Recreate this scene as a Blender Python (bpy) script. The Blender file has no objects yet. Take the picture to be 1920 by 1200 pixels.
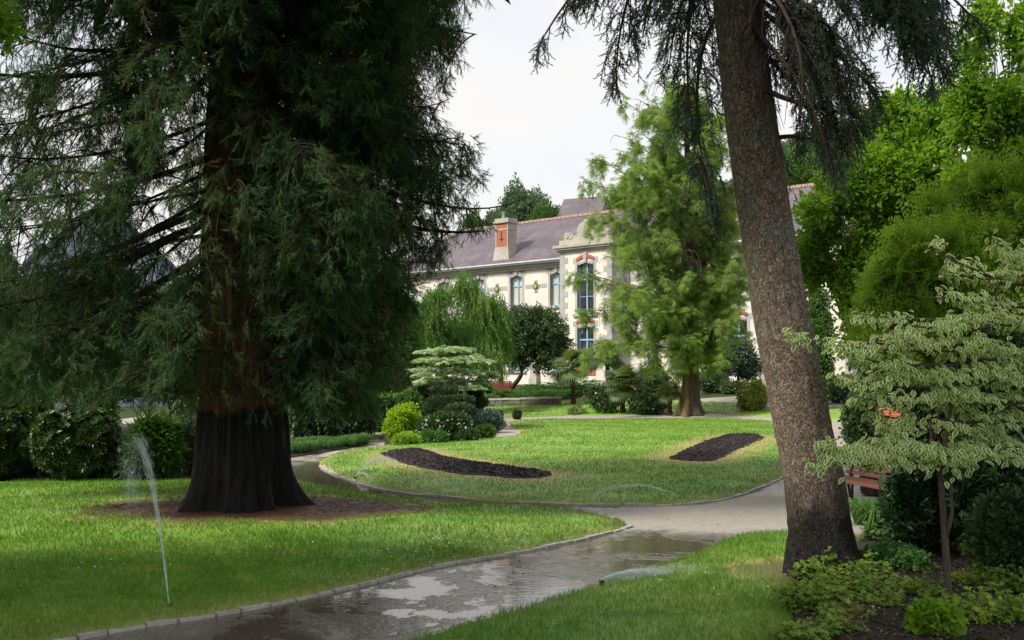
import bpy, math, random
import numpy as np
from mathutils import Vector, Matrix, geometry
random.seed(4)
rng = np.random.default_rng(11)
SC = bpy.context.scene
COL = SC.collection

# ------------------------------------------------------------------ camera, world, sun, exposure
F = 1867.0                       # focal length in photo pixels (35 mm on full frame)
HZ = 690.0                       # horizon row of the photo
CH = 2.1                         # eye height
cam_d = bpy.data.cameras.new('camera'); cam = bpy.data.objects.new('camera', cam_d); COL.objects.link(cam)
cam.location = (0, 0, CH); cam.rotation_euler = (math.radians(90), 0, 0)
cam_d.sensor_width = 36; cam_d.lens = 36 * F / 1920; cam_d.shift_y = (HZ - 600) / 1920
cam_d.clip_start = .1; cam_d.clip_end = 2000
SC.camera = cam
SUN_EL, SUN_AZ = 47.0, 246.0     # azimuth clockwise from +Y (the view direction): from behind left
SUN_STRENGTH, SUN_ANGLE = 3.7, 10.0
SKY_STRENGTH, CLOUD_STRENGTH = 0.12, 0.67
EXPOSURE = 0.60
world = bpy.data.worlds.new('World'); SC.world = world; world.use_nodes = True
wn, wl = world.node_tree.nodes, world.node_tree.links
wn.clear()
wo = wn.new('ShaderNodeOutputWorld'); sky = wn.new('ShaderNodeTexSky'); sky.sky_type = 'NISHITA'; sky.sun_disc = False
sky.sun_elevation = math.radians(SUN_EL); sky.sun_rotation = math.radians(SUN_AZ)
b1 = wn.new('ShaderNodeBackground'); b1.inputs[1].default_value = SKY_STRENGTH; wl.new(sky.outputs[0], b1.inputs[0])
b2 = wn.new('ShaderNodeBackground'); b2.inputs[1].default_value = CLOUD_STRENGTH
tc = wn.new('ShaderNodeTexCoord'); mp = wn.new('ShaderNodeMapping'); mp.inputs['Scale'].default_value = (1.2, 1.2, 3.2)
wl.new(tc.outputs['Generated'], mp.inputs[0])
nz = wn.new('ShaderNodeTexNoise'); nz.inputs['Scale'].default_value = 1.6; nz.inputs['Detail'].default_value = 5; nz.inputs['Roughness'].default_value = .55
wl.new(mp.outputs[0], nz.inputs['Vector'])
cr = wn.new('ShaderNodeValToRGB'); e = cr.color_ramp.elements
e[0].position = .3; e[0].color = (.88, .93, 1.0, 1); e[1].position = .62; e[1].color = (1, .965, .93, 1)
wl.new(nz.outputs[0], cr.inputs[0]); wl.new(cr.outputs[0], b2.inputs[0])
r2 = wn.new('ShaderNodeMapRange'); r2.inputs[1].default_value = .25; r2.inputs[2].default_value = .5; r2.inputs[3].default_value = .68; r2.inputs[4].default_value = .97
wl.new(nz.outputs[0], r2.inputs[0])
mx = wn.new('ShaderNodeMixShader'); wl.new(r2.outputs[0], mx.inputs[0]); wl.new(b1.outputs[0], mx.inputs[1]); wl.new(b2.outputs[0], mx.inputs[2])
wl.new(mx.outputs[0], wo.inputs[0])
sd = bpy.data.lights.new('sun', 'SUN'); sd.energy = SUN_STRENGTH; sd.angle = math.radians(SUN_ANGLE); sd.color = (1, .93, .82)
sun = bpy.data.objects.new('sun', sd); COL.objects.link(sun)
a_, e_ = math.radians(SUN_AZ), math.radians(SUN_EL)
SUNV = Vector((math.sin(a_) * math.cos(e_), math.cos(a_) * math.cos(e_), math.sin(e_)))
sun.rotation_euler = SUNV.to_track_quat('Z', 'Y').to_euler(); sun.location = SUNV * 60
SC.view_settings.view_transform = 'Standard'; SC.view_settings.look = 'None'
SC.view_settings.exposure = EXPOSURE; SC.view_settings.gamma = 1; SC.view_settings.use_curve_mapping = False
cy = SC.cycles
cy.max_bounces = 6; cy.diffuse_bounces = 5; cy.glossy_bounces = 3; cy.transmission_bounces = 4; cy.transparent_max_bounces = 12
cy.caustics_reflective = False; cy.caustics_refractive = False; cy.use_denoising = True; cy.sample_clamp_indirect = 4

# unseen trees added outside the picture to shade the foreground: x, y, height, radius
SHADE = [(-10.0, 4.4, 12, 3.2, 'tall unseen broadleaf tree added left of the giant tree to shade the foreground'), (-4.9, 2.0, 15, 3.4, 'tall unseen broadleaf tree added behind the camera on the left to shade the foreground')]

# ------------------------------------------------------------------ numpy helpers
def nrm(v): return v / np.maximum(np.linalg.norm(v, axis=-1, keepdims=True), 1e-9)
def rnd(a, b, n=None): return rng.uniform(a, b, n)
def rdir(n): return nrm(rng.normal(size=(n, 3)))
def _h(ix, iy, iz, s):
    n = (ix.astype(np.int64) * 374761393 + iy.astype(np.int64) * 668265263 + iz.astype(np.int64) * 1274126177 + s * 974634777) & 0xffffffff
    n = ((n ^ (n >> 13)) * 1103515245) & 0xffffffff; n = ((n ^ (n >> 16)) * 2654435761) & 0xffffffff
    return ((n ^ (n >> 15)) & 0xffffff) / float(0xffffff)
def noise(p, sc=1.0, seed=0, oct=1):
    """value noise 0..1 at points (n,3)"""
    p = np.asarray(p, float) * sc; out = 0; amp = 1; tot = 0
    for o in range(oct):
        i = np.floor(p); f = p - i; f = f * f * (3 - 2 * f); i = i.astype(np.int64); r = 0
        for dx in (0, 1):
            for dy in (0, 1):
                for dz in (0, 1):
                    w = (f[:, 0] if dx else 1 - f[:, 0]) * (f[:, 1] if dy else 1 - f[:, 1]) * (f[:, 2] if dz else 1 - f[:, 2])
                    r = r + w * _h(i[:, 0] + dx, i[:, 1] + dy, i[:, 2] + dz, seed + o)
        out = out + amp * r; tot += amp; amp *= .5; p = p * 2.03 + 7.1
    return out / tot
def noise2(x, y, sc=1.0, seed=0, oct=1):
    x = np.atleast_1d(np.asarray(x, float)); y = np.atleast_1d(np.asarray(y, float))
    return noise(np.stack([x, y, x * 0 + .37], 1), sc, seed, oct)

# ------------------------------------------------------------------ terrain
BO = np.array([3.18, 66.0]); BD = np.array([.7385, -.6743]); BN = np.array([-.6743, -.7385])   # the long facade: point, direction, outward normal
def smooth(t): t = np.clip(t, 0, 1); return t * t * (3 - 2 * t)
def height(x, y):
    x = np.asarray(x, float); y = np.asarray(y, float)
    s = BN[0] * (x - BO[0]) + BN[1] * (y - BO[1])
    z = .95 * smooth((19 - s) / 14.)
    z = z + .10 * np.exp(-(((x - 2) / 7.) ** 2 + ((y - 30) / 9.) ** 2))
    return z
def G(px, py):
    """the point of the ground seen at a pixel of the photograph"""
    lo, hi, Y = 4.0, 90.0, 4.0
    while Y < 90:
        z = CH + (HZ - py) / F * Y
        if z <= float(height((px - 960) / F * Y, Y)): break
        Y += .05
    X = (px - 960) / F * Y
    return np.array([X, Y, float(height(X, Y))])
def P(px, py, Y): return np.array([(px - 960) / F * Y, Y, CH + (HZ - py) / F * Y])
def on(x, y, dz=0): return np.array([x, y, float(height(x, y)) + dz])

# ------------------------------------------------------------------ objects
def tag(o, label=None, cat=None, group=None, kind=None):
    if label: o['label'] = label
    if cat: o['category'] = cat
    if group: o['group'] = group
    if kind: o['kind'] = kind
    return o
def empty(name, loc, label, cat, group=None, rz=0):
    o = bpy.data.objects.new(name, None); COL.objects.link(o); o.location = [float(v) for v in loc]; o.rotation_euler = (0, 0, rz)
    o.empty_display_size = .2
    return tag(o, label, cat, group)
class MB:
    """collects vertices, faces and two point attributes, and links them as one mesh"""
    def __init__(s): s.v = []; s.f = {}; s.a = []; s.b = []; s.n = 0; s.mi = {}
    def add(s, V, Fs, vary=.5, rim=0., mi=0):
        V = np.asarray(V, float).reshape(-1, 3); n = len(V)
        for Fa in (Fs if isinstance(Fs, (list, tuple)) else [Fs]):
            Fa = np.asarray(Fa, dtype=np.int64)
            if Fa.size == 0: continue
            k = Fa.shape[1]; s.f.setdefault(k, []).append(Fa + s.n); s.mi.setdefault(k, []).append(np.full(len(Fa), mi))
        s.v.append(V); s.a.append(np.broadcast_to(np.asarray(vary, float), (n,))); s.b.append(np.broadcast_to(np.asarray(rim, float), (n,))); s.n += n
    def tube(s, pts, rad, k=8, vary=.5, cap=True, lob=None, mi=0, rim=0.):
        pts = np.asarray(pts, float); n = len(pts); rad = np.broadcast_to(np.asarray(rad, float), (n,))
        t = nrm(np.gradient(pts, axis=0)); ref = np.array([1., 0, 0]) if abs(t[0, 0]) < .8 else np.array([0, 1., 0])
        u = nrm(ref - t * (t @ ref)[:, None]); w = np.cross(t, u); an = np.arange(k) * 2 * np.pi / k
        ring = np.cos(an)[None, :, None] * u[:, None, :] + np.sin(an)[None, :, None] * w[:, None, :]
        R = rad[:, None] * np.ones((1, k))
        if lob is not None: R = R * lob(an[None, :] + 0 * R, (np.arange(n) / max(n - 1, 1))[:, None] + 0 * R, pts)
        V = pts[:, None, :] + ring * R[:, :, None]
        i = np.arange(n - 1)[:, None] * k; j = np.arange(k)[None, :]; j2 = (j + 1) % k
        Q = np.stack([i + j, i + j2, i + k + j2, i + k + j], 2).reshape(-1, 4)
        V = V.reshape(-1, 3); fs = [Q]
        if cap: fs.append(np.array([list(range((n - 1) * k, n * k))])); fs.append(np.array([list(range(k - 1, -1, -1))]))
        s.add(V, fs, vary, rim, mi)
    def box(s, x0, x1, y0, y1, z0, z1, vary=.5, mi=0, M=None, loc=None):
        V = np.array([[x, y, z] for z in (z0, z1) for y in (y0, y1) for x in (x0, x1)], float)
        if M is not None: V = V @ np.asarray(M).T
        if loc is not None: V = V + np.asarray(loc)
        s.add(V, np.array([[0, 2, 3, 1], [4, 5, 7, 6], [0, 1, 5, 4], [2, 6, 7, 3], [0, 4, 6, 2], [1, 3, 7, 5]]), vary, 0, mi)
    def prism(s, pts, y0, y1, vary=.5, mi=0):
        """polygon in x,z (counter-clockwise seen from -y) extruded from y0 to y1"""
        n = len(pts); V = [[p[0], y0, p[1]] for p in pts] + [[p[0], y1, p[1]] for p in pts]
        q = np.array([[i, i + n, (i + 1) % n + n, (i + 1) % n] for i in range(n)])
        s.add(V, [q, np.array([list(range(n))]), np.array([list(range(2 * n - 1, n - 1, -1))])], vary, 0, mi)
    def scatter(s, T, M, L, vary, mi=0):
        tv, tf, tr = T; N = len(L)
        if N == 0: return
        V = np.einsum('nij,kj->nki', M, tv) + L[:, None, :]
        off = (np.arange(N) * len(tv))[:, None, None]
        s.add(V.reshape(-1, 3), [(Fa[None] + off).reshape(-1, Fa.shape[1]) for Fa in tf], np.repeat(vary, len(tv)), np.tile(tr, N), mi)
    def build(s, name, mats, parent=None, sm=False, local=False):
        me = bpy.data.meshes.new(name); V = np.concatenate(s.v)
        if parent is not None and not local: V = V - np.array(parent_loc(parent))
        ks = sorted(s.f); F_ = [np.concatenate(s.f[k]) for k in ks]
        me.vertices.add(len(V)); me.vertices.foreach_set('co', V.astype(np.float32).ravel())
        nl = sum(f.size for f in F_); npoly = sum(len(f) for f in F_)
        me.loops.add(nl); me.loops.foreach_set('vertex_index', np.concatenate([f.ravel() for f in F_]).astype(np.int32))
        me.polygons.add(npoly)
        tot = np.concatenate([np.full(len(f), f.shape[1]) for f in F_]); st = np.concatenate([[0], np.cumsum(tot)[:-1]])
        me.polygons.foreach_set('loop_start', st.astype(np.int32))
        me.update(calc_edges=True)
        for m in (mats if isinstance(mats, (list, tuple)) else [mats]): me.materials.append(m)
        me.polygons.foreach_set('material_index', np.concatenate([np.concatenate(s.mi[k]) for k in ks]).astype(np.int32))
        me.polygons.foreach_set('use_smooth', np.full(npoly, bool(sm)))
        for nm, arr in (('vary', s.a), ('rim', s.b)):
            at = me.attributes.new(nm, 'FLOAT', 'POINT'); at.data.foreach_set('value', np.concatenate(arr).astype(np.float32))
        me.validate(); me.update()
        o = bpy.data.objects.new(name, me); COL.objects.link(o)
        if parent is not None: o.parent = parent
        return o
def parent_loc(p):
    v = np.zeros(3)
    while p is not None: v = v + np.array(p.location); p = p.parent
    return v
def copy_tree(o, parent=None):
    c = o.copy(); COL.objects.link(c)
    if parent is not None: c.parent = parent
    for ch in list(o.children): copy_tree(ch, c)
    return c
def frames(ax, sc, up=None):
    y = nrm(ax); h = rdir(len(y)) if up is None else np.broadcast_to(np.asarray(up, float), y.shape)
    x = nrm(np.cross(y, h)); z = np.cross(x, y)
    return np.stack([x, y, z], 2) * np.asarray(sc).reshape(-1, 1, 1)
def merge(ts):
    V = []; Fd = {}; R = []; n = 0
    for tv, tf, tr in ts:
        V.append(tv); R.append(tr)
        for f in tf: Fd.setdefault(f.shape[1], []).append(f + n)
        n += len(tv)
    return np.concatenate(V), [np.concatenate(Fd[k]) for k in Fd], np.concatenate(R)
def xf(T, M, loc): return T[0] @ np.asarray(M).T + np.asarray(loc), T[1], T[2]

# ------------------------------------------------------------------ leaf templates (axis +Y, face +Z, unit about a metre)
def t_leaf(l, w, fold=.15, droop=.15):
    V = np.array([[0, 0, 0], [w / 2, l * .45, fold * w], [0, l, -droop * l], [-w / 2, l * .45, fold * w]], float)
    return V, [np.array([[0, 1, 2], [0, 2, 3]])], np.zeros(4)
def t_blade(l, w):
    V = np.array([[-w / 2, 0, 0], [w / 2, 0, 0], [w * .35, l * .6, 0], [0, l, 0], [-w * .35, l * .6, 0]], float)
    return V, [np.array([[0, 1, 2, 4]]), np.array([[4, 2, 3]])], np.array([0, 0, .6, 1, .6])
def t_needle(l, w):
    return np.array([[-w / 2, 0, 0], [w / 2, 0, 0], [0, l, 0]], float), [np.array([[0, 1, 2]])], np.zeros(3)
def t_cluster(n, l, w, rad, r=None, fold=.15):
    """n leaves on short stalks in a loose bunch"""
    rr = np.random.default_rng(r or 3); ts = []
    for i in range(n):
        d = nrm(rr.normal(size=3) + np.array([0, .7, 0])); p = d * rr.uniform(.1, 1) * rad
        a = nrm(d + rr.normal(size=3) * .6 + np.array([0, 0, -.25])); h = nrm(rr.normal(size=3) + np.array([0, 0, 1.4])); x = nrm(np.cross(a, h)); z = np.cross(x, a)
        ts.append(xf(t_leaf(l * rr.uniform(.7, 1.2), w * rr.uniform(.8, 1.2), fold), np.stack([x, a, z], 1), p))
    return merge(ts)
def t_plume(length, n, bl, bw, seed=5, ang=.6, droop=0.):
    """a twig with thin blades all round it, all pointing forward"""
    rr = np.random.default_rng(seed); ts = []
    ts.append((np.array([[-bw * .4, 0, 0], [bw * .4, 0, 0], [0, length, -droop * length]]), [np.array([[0, 1, 2]])], np.zeros(3)))
    for i in range(n):
        t = (i + .5) / n; an = rr.uniform(0, 2 * np.pi); k = ang * rr.uniform(.6, 1.2)
        a = nrm(np.array([math.cos(an) * k, 1, math.sin(an) * k])); x = nrm(np.cross(a, rr.normal(size=3))); z = np.cross(x, a)
        ts.append(xf(t_needle(bl * rr.uniform(.6, 1.2) * (1 - .3 * t), bw), np.stack([x, a, z], 1), [0, t * length * .9, -droop * length * t * t]))
    return merge(ts)
def t_frond(length, pairs, ll, lw, droop=.35):
    ts = [(np.array([[-.006, 0, 0], [.006, 0, 0], [0, length, -droop * length]]), [np.array([[0, 1, 2]])], np.zeros(3))]
    for i in range(pairs):
        t = (i + .6) / pairs; s = math.sin(math.pi * min(1, t * .8 + .25))
        for sd in (-1, 1):
            a = nrm(np.array([sd * 1.0, .55, -.25])); x = nrm(np.cross(a, [0, 0, 1])); z = np.cross(x, a)
            ts.append(xf(t_leaf(ll * s, lw), np.stack([x, a, z], 1), [0, t * length, -droop * length * t * t]))
    return merge(ts)
def t_rimleaf(l, w):
    """leaf with its pale margin marked in the rim attribute"""
    y = np.array([0, .22, .5, .78, 1.]) * l; hw = np.array([.02, .8, 1., .62, .02]) * w / 2; z = -.12 * (y / l) ** 2 * l
    c = np.stack([y * 0, y, z], 1); a = np.stack([hw, y, z + .22 * hw], 1); b = np.stack([-hw, y, z + .22 * hw], 1)
    V = np.concatenate([c, a, b]); q = []
    for i in range(4): q += [[i, 5 + i, 6 + i, i + 1], [10 + i, i, i + 1, 11 + i]]
    R = np.concatenate([[.6, 0, 0, .2, 1], np.ones(10)])
    return V, [np.array(q)], R

# ------------------------------------------------------------------ materials
def newmat(name):
    m = bpy.data.materials.new(name); m.use_nodes = True; n = m.node_tree.nodes; n.clear()
    o = n.new('ShaderNodeOutputMaterial'); p = n.new('ShaderNodeBsdfPrincipled'); m.node_tree.links.new(p.outputs[0], o.inputs[0])
    return m, n, m.node_tree.links, p, o
def ramp(n, l, src, stops):
    r = n.new('ShaderNodeValToRGB'); el = r.color_ramp.elements
    while len(el) < len(stops): el.new(.5)
    for e, (p, c) in zip(el, stops): e.position = p; e.color = (*c, 1)
    l.new(src, r.inputs[0]); return r
def texnoise(n, l, scale, detail=4, rough=.6, dist=0, sc3=None, coord='Object'):
    t = n.new('ShaderNodeTexCoord'); m = n.new('ShaderNodeMapping'); l.new(t.outputs[coord], m.inputs[0])
    if sc3: m.inputs['Scale'].default_value = sc3
    x = n.new('ShaderNodeTexNoise'); x.inputs['Scale'].default_value = scale; x.inputs['Detail'].default_value = detail
    x.inputs['Roughness'].default_value = rough; x.inputs['Distortion'].default_value = dist; l.new(m.outputs[0], x.inputs['Vector']); return x
def mixc(n, l, fac, a, b, mode='MIX'):
    x = n.new('ShaderNodeMix'); x.data_type = 'RGBA'; x.blend_type = mode
    for s, v in ((x.inputs[0], fac), (x.inputs[6], a), (x.inputs[7], b)):
        if hasattr(v, 'is_linked'): l.new(v, s)
        elif isinstance(v, tuple): s.default_value = (*v, 1)
        else: s.default_value = v
    return x.outputs[2]
def math_(n, l, op, a, b=None, c=None, clamp=False):
    x = n.new('ShaderNodeMath'); x.operation = op; x.use_clamp = clamp
    for i, v in enumerate((a, b, c)):
        if v is None: continue
        if hasattr(v, 'is_linked'): l.new(v, x.inputs[i])
        else: x.inputs[i].default_value = v
    return x.outputs[0]
def attr(n, name): a = n.new('ShaderNodeAttribute'); a.attribute_name = name; return a.outputs['Fac']
def bump(n, l, h, p, strength=.5, dist=.02):
    b = n.new('ShaderNodeBump'); b.inputs['Strength'].default_value = strength; b.inputs['Distance'].default_value = dist
    l.new(h, b.inputs['Height']); l.new(b.outputs[0], p.inputs['Normal']); return b
def leafmat(name, c1, c2, c3=None, trans=.35, rough=.5, spec=.3, tint=(1.15, 1.2, .6), rim=None):
    """leaf: colour runs with the per-leaf attribute; some light passes through"""
    m, n, l, p, o = newmat(name)
    st = [(0, c1), (1, c2)] if c3 is None else [(0, c1), (.6, c2), (1, c3)]
    c = ramp(n, l, attr(n, 'vary'), st).outputs[0]
    if rim is not None:
        rr = ramp(n, l, attr(n, 'rim'), [(.57, (0, 0, 0)), (.75, (1, 1, 1))]); c = mixc(n, l, rr.outputs[0], c, rim)
    l.new(c, p.inputs['Base Color']); p.inputs['Roughness'].default_value = rough; p.inputs['Specular IOR Level'].default_value = spec
    t = n.new('ShaderNodeBsdfTranslucent'); l.new(mixc(n, l, 1.0, c, tint, 'MULTIPLY'), t.inputs[0])
    s = n.new('ShaderNodeMixShader'); s.inputs[0].default_value = trans; l.new(p.outputs[0], s.inputs[1]); l.new(t.outputs[0], s.inputs[2]); l.new(s.outputs[0], o.inputs[0])
    return m
def plain(name, c, rough=.6, spec=.4, var=.12, scale=8, metal=0, bmp=0, c2=None, sc3=None):
    m, n, l, p, o = newmat(name); x = texnoise(n, l, scale, 5, .65, sc3=sc3)
    a = tuple(v * (1 - var) for v in c) if c2 is None else c; b = tuple(min(1, v * (1 + var)) for v in c) if c2 is None else c2
    l.new(ramp(n, l, x.outputs[0], [(.32, a), (.68, b)]).outputs[0], p.inputs['Base Color'])
    p.inputs['Roughness'].default_value = rough; p.inputs['Specular IOR Level'].default_value = spec; p.inputs['Metallic'].default_value = metal
    if bmp: bump(n, l, x.outputs[0], p, bmp, .02)
    return m
M = {}
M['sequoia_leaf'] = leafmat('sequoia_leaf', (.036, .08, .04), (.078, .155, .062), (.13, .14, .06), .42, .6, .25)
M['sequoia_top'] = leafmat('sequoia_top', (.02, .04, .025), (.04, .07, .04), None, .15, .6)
M['spruce_leaf'] = leafmat('spruce_leaf', (.05, .075, .06), (.075, .115, .08), (.11, .16, .09), .3, .55)
M['spruce_tip'] = leafmat('spruce_tip', (.14, .26, .04), (.2, .34, .06), None, .3, .5)
M['redwood_leaf'] = leafmat('redwood_leaf', (.17, .28, .07), (.27, .39, .10), (.38, .49, .17), .48, .5, .25)
M['weeping_leaf'] = leafmat('weeping_leaf', (.08, .17, .035), (.14, .27, .05), (.22, .35, .075), .38, .5, .25)
M['bright_leaf'] = leafmat('bright_leaf', (.13, .27, .03), (.25, .42, .04), (.43, .58, .08), .58, .4, .4)
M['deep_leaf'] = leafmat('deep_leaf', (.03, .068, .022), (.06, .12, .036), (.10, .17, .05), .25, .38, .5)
M['olive_leaf'] = leafmat('olive_leaf', (.17, .30, .035), (.29, .44, .055), (.42, .56, .10), .52, .5, .3)
M['mid_leaf'] = leafmat('mid_leaf', (.045, .11, .025), (.08, .17, .035), (.13, .24, .05), .35, .45, .3)
M['grey_leaf'] = leafmat('grey_leaf', (.06, .10, .06), (.11, .16, .09), (.2, .25, .15), .25, .5, .3)
M['blue_leaf'] = leafmat('blue_leaf', (.05, .10, .085), (.09, .16, .14), (.16, .24, .21), .2, .5, .3)
M['lime_leaf'] = leafmat('lime_leaf', (.20, .36, .02), (.34, .52, .03), (.48, .62, .06), .42, .45, .3)
M['glossy_leaf'] = leafmat('glossy_leaf', (.02, .055, .02), (.04, .09, .032), (.07, .14, .05), .15, .13, .8)
M['gold_leaf'] = leafmat('gold_leaf', (.12, .17, .03), (.26, .28, .06), (.5, .48, .2), .35, .5, .3)
M['grey_dark'] = leafmat('grey_dark', (.035, .07, .04), (.065, .11, .06), (.13, .18, .11), .2, .4, .4)
M['var_leaf'] = leafmat('var_leaf', (.10, .22, .05), (.17, .32, .07), (.26, .42, .11), .42, .45, .3, rim=(.86, .90, .50), tint=(1.05, 1.1, .7))
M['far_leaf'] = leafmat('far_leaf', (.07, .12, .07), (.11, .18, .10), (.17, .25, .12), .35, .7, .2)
M['fern_leaf'] = leafmat('fern_leaf', (.05, .13, .035), (.09, .21, .05), (.12, .25, .06), .35, .5, .3)
M['flower_white'] = plain('flower_white', (.8, .76, .7), .6)
M['petal_white'] = leafmat('petal_white', (.7, .68, .6), (.8, .78, .7), None, .3, .6)
M['flower_yellow'] = leafmat('flower_yellow', (.5, .24, .03), (.62, .36, .05), None, .2, .6)
M['twig'] = plain('twig', (.13, .10, .07), .8, .2, .3, 20)
M['seq_limb'] = plain('seq_limb', (.045, .028, .02), .9, .1, .35, 14, bmp=.6)
M['grey_bark'] = plain('grey_bark', (.16, .13, .10), .85, .2, .35, 14, bmp=.6)
M['pale_bark'] = plain('pale_bark', (.28, .25, .19), .8, .2, .3, 30, bmp=.4)
M['stem_bark'] = plain('stem_bark', (.09, .075, .055), .8, .2, .35, 30, bmp=.4)
M['dark_bark'] = plain('dark_bark', (.055, .042, .034), .85, .2, .35, 14, bmp=.6)
# ------------------------------------------------------------------ ground materials
def lawn_mat(name, blade):
    m, n, l, p, o = newmat(name)
    big = texnoise(n, l, .5, 4, .65, .9, sc3=(.6, 1.5, 1)); mid = texnoise(n, l, 2.6, 4, .6)
    c = ramp(n, l, mid.outputs[0], [(.3, (.08, .20, .02)), (.5, (.125, .265, .03)), (.72, (.19, .33, .045))]).outputs[0]
    c = mixc(n, l, math_(n, l, 'MULTIPLY', ramp(n, l, big.outputs[0], [(.40, (0, 0, 0)), (.60, (1, 1, 1))]).outputs[0], .8), c, (.23, .34, .06))
    if blade: c = mixc(n, l, .55, c, ramp(n, l, attr(n, 'vary'), [(0, (.06, .16, .015)), (.6, (.14, .28, .03)), (.93, (.24, .34, .07)), (1, (.42, .37, .18))]).outputs[0])
    r = attr(n, 'rim'); fine = texnoise(n, l, 9, 4, .7)
    dry = math_(n, l, 'MULTIPLY', math_(n, l, 'MINIMUM', r, 1.0), math_(n, l, 'MULTIPLY_ADD', fine.outputs[0], 1.6, -.05, True), clamp=True)
    dry = math_(n, l, 'MULTIPLY', dry, math_(n, l, 'MULTIPLY_ADD', math_(n, l, 'GREATER_THAN', r, 1.005), -.75, 1.0))
    c = mixc(n, l, dry, c, (.42, .33, .15))
    dirt = math_(n, l, 'SUBTRACT', r, 1.0, clamp=True)
    dirtc = ramp(n, l, texnoise(n, l, 22, 5, .75).outputs[0], [(.3, (.035, .018, .012)), (.5, (.11, .05, .03)), (.72, (.22, .12, .075))]).outputs[0]
    if not blade: c = mixc(n, l, dirt, c, dirtc)
    l.new(c, p.inputs['Base Color']); p.inputs['Roughness'].default_value = .55; p.inputs['Specular IOR Level'].default_value = .3
    if blade:
        t = n.new('ShaderNodeBsdfTranslucent'); l.new(mixc(n, l, 1.0, c, (1.1, 1.15, .6), 'MULTIPLY'), t.inputs[0])
        s = n.new('ShaderNodeMixShader'); s.inputs[0].default_value = .35; l.new(p.outputs[0], s.inputs[1]); l.new(t.outputs[0], s.inputs[2]); l.new(s.outputs[0], o.inputs[0])
    else: bump(n, l, fine.outputs[0], p, .6, .04)
    return m
M['lawn'] = lawn_mat('lawn_ground', False); M['grass_blade'] = lawn_mat('grass_blade', True)

def path_mat():
    """sandy gravel: the vary attribute says how much water lies on it"""
    m, n, l, p, o = newmat('path_gravel'); w = attr(n, 'vary')
    nn = texnoise(n, l, 1.1, 5, .6, .8, sc3=(1, .8, 1)); gr = texnoise(n, l, 60, 3, .7); md = texnoise(n, l, 5, 5, .7)
    wet = math_(n, l, 'ADD', w, math_(n, l, 'MULTIPLY_ADD', nn.outputs[0], 1.7, -.85)); wet = math_(n, l, 'ADD', wet, math_(n, l, 'MULTIPLY_ADD', md.outputs[0], .8, -.4), clamp=True)
    dryc = ramp(n, l, md.outputs[0], [(.3, (.21, .185, .155)), (.7, (.34, .305, .26))]).outputs[0]
    dryc = mixc(n, l, .35, dryc, ramp(n, l, gr.outputs[0], [(.35, (.09, .075, .06)), (.65, (.42, .37, .3))]).outputs[0])
    damp = ramp(n, l, wet, [(.25, (1, 1, 1)), (.55, (.62, .61, .60)), (.8, (.40, .38, .35))]).outputs[0]
    l.new(mixc(n, l, 1.0, dryc, damp, 'MULTIPLY'), p.inputs['Base Color'])
    rg = ramp(n, l, wet, [(.22, (.85, .85, .85)), (.46, (.30, .30, .30)), (.56, (.15, .15, .15)), (.74, (.02, .02, .02))]).outputs[0]
    l.new(rg, p.inputs['Roughness']); p.inputs['Specular IOR Level'].default_value = .9; p.inputs['IOR'].default_value = 1.75
    h = math_(n, l, 'ADD', math_(n, l, 'MULTIPLY', gr.outputs[0], .35), md.outputs[0])
    h = math_(n, l, 'MULTIPLY', h, ramp(n, l, wet, [(.48, (1, 1, 1)), (.74, (.0, .0, .0))]).outputs[0])
    rp = texnoise(n, l, 6, 3, .55, 1.5, sc3=(.6, 1.5, 1))
    h2 = math_(n, l, 'MULTIPLY_ADD', rp.outputs[0], .09, h)
    bump(n, l, h2, p, .5, .03)
    return m
M['path'] = path_mat()
def soil_mat(name, cols, fleck=None, rough=.8, spec=.3, sc=16):
    m, n, l, p, o = newmat(name); x = texnoise(n, l, sc, 6, .75); y = texnoise(n, l, 70, 3, .7)
    c = ramp(n, l, x.outputs[0], [(.3, cols[0]), (.55, cols[1]), (.75, cols[2])]).outputs[0]
    if fleck: c = mixc(n, l, ramp(n, l, y.outputs[0], [(.71, (0, 0, 0)), (.73, (1, 1, 1))]).outputs[0], c, fleck)
    l.new(c, p.inputs['Base Color']); p.inputs['Roughness'].default_value = rough; p.inputs['Specular IOR Level'].default_value = spec
    bump(n, l, math_(n, l, 'ADD', x.outputs[0], math_(n, l, 'MULTIPLY', y.outputs[0], .4)), p, 1.0, .06); return m
M['bed_soil'] = soil_mat('bed_soil', [(.022, .016, .018), (.045, .034, .036), (.075, .058, .058)], (.4, .36, .33))
M['soil'] = soil_mat('soil', [(.014, .010, .008), (.032, .022, .016), (.065, .045, .03)], None, .5, .5)
M['kerb_stone'] = plain('kerb_stone', (.28, .27, .25), .75, .4, .3, 9, bmp=.7, c2=(.50, .48, .44))
M['clod'] = soil_mat('clod', [(.02, .014, .016), (.04, .03, .032), (.07, .055, .056)])
M['litter'] = plain('litter', (.07, .03, .018), .8, .2, c2=(.2, .1, .06), scale=30)

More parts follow.
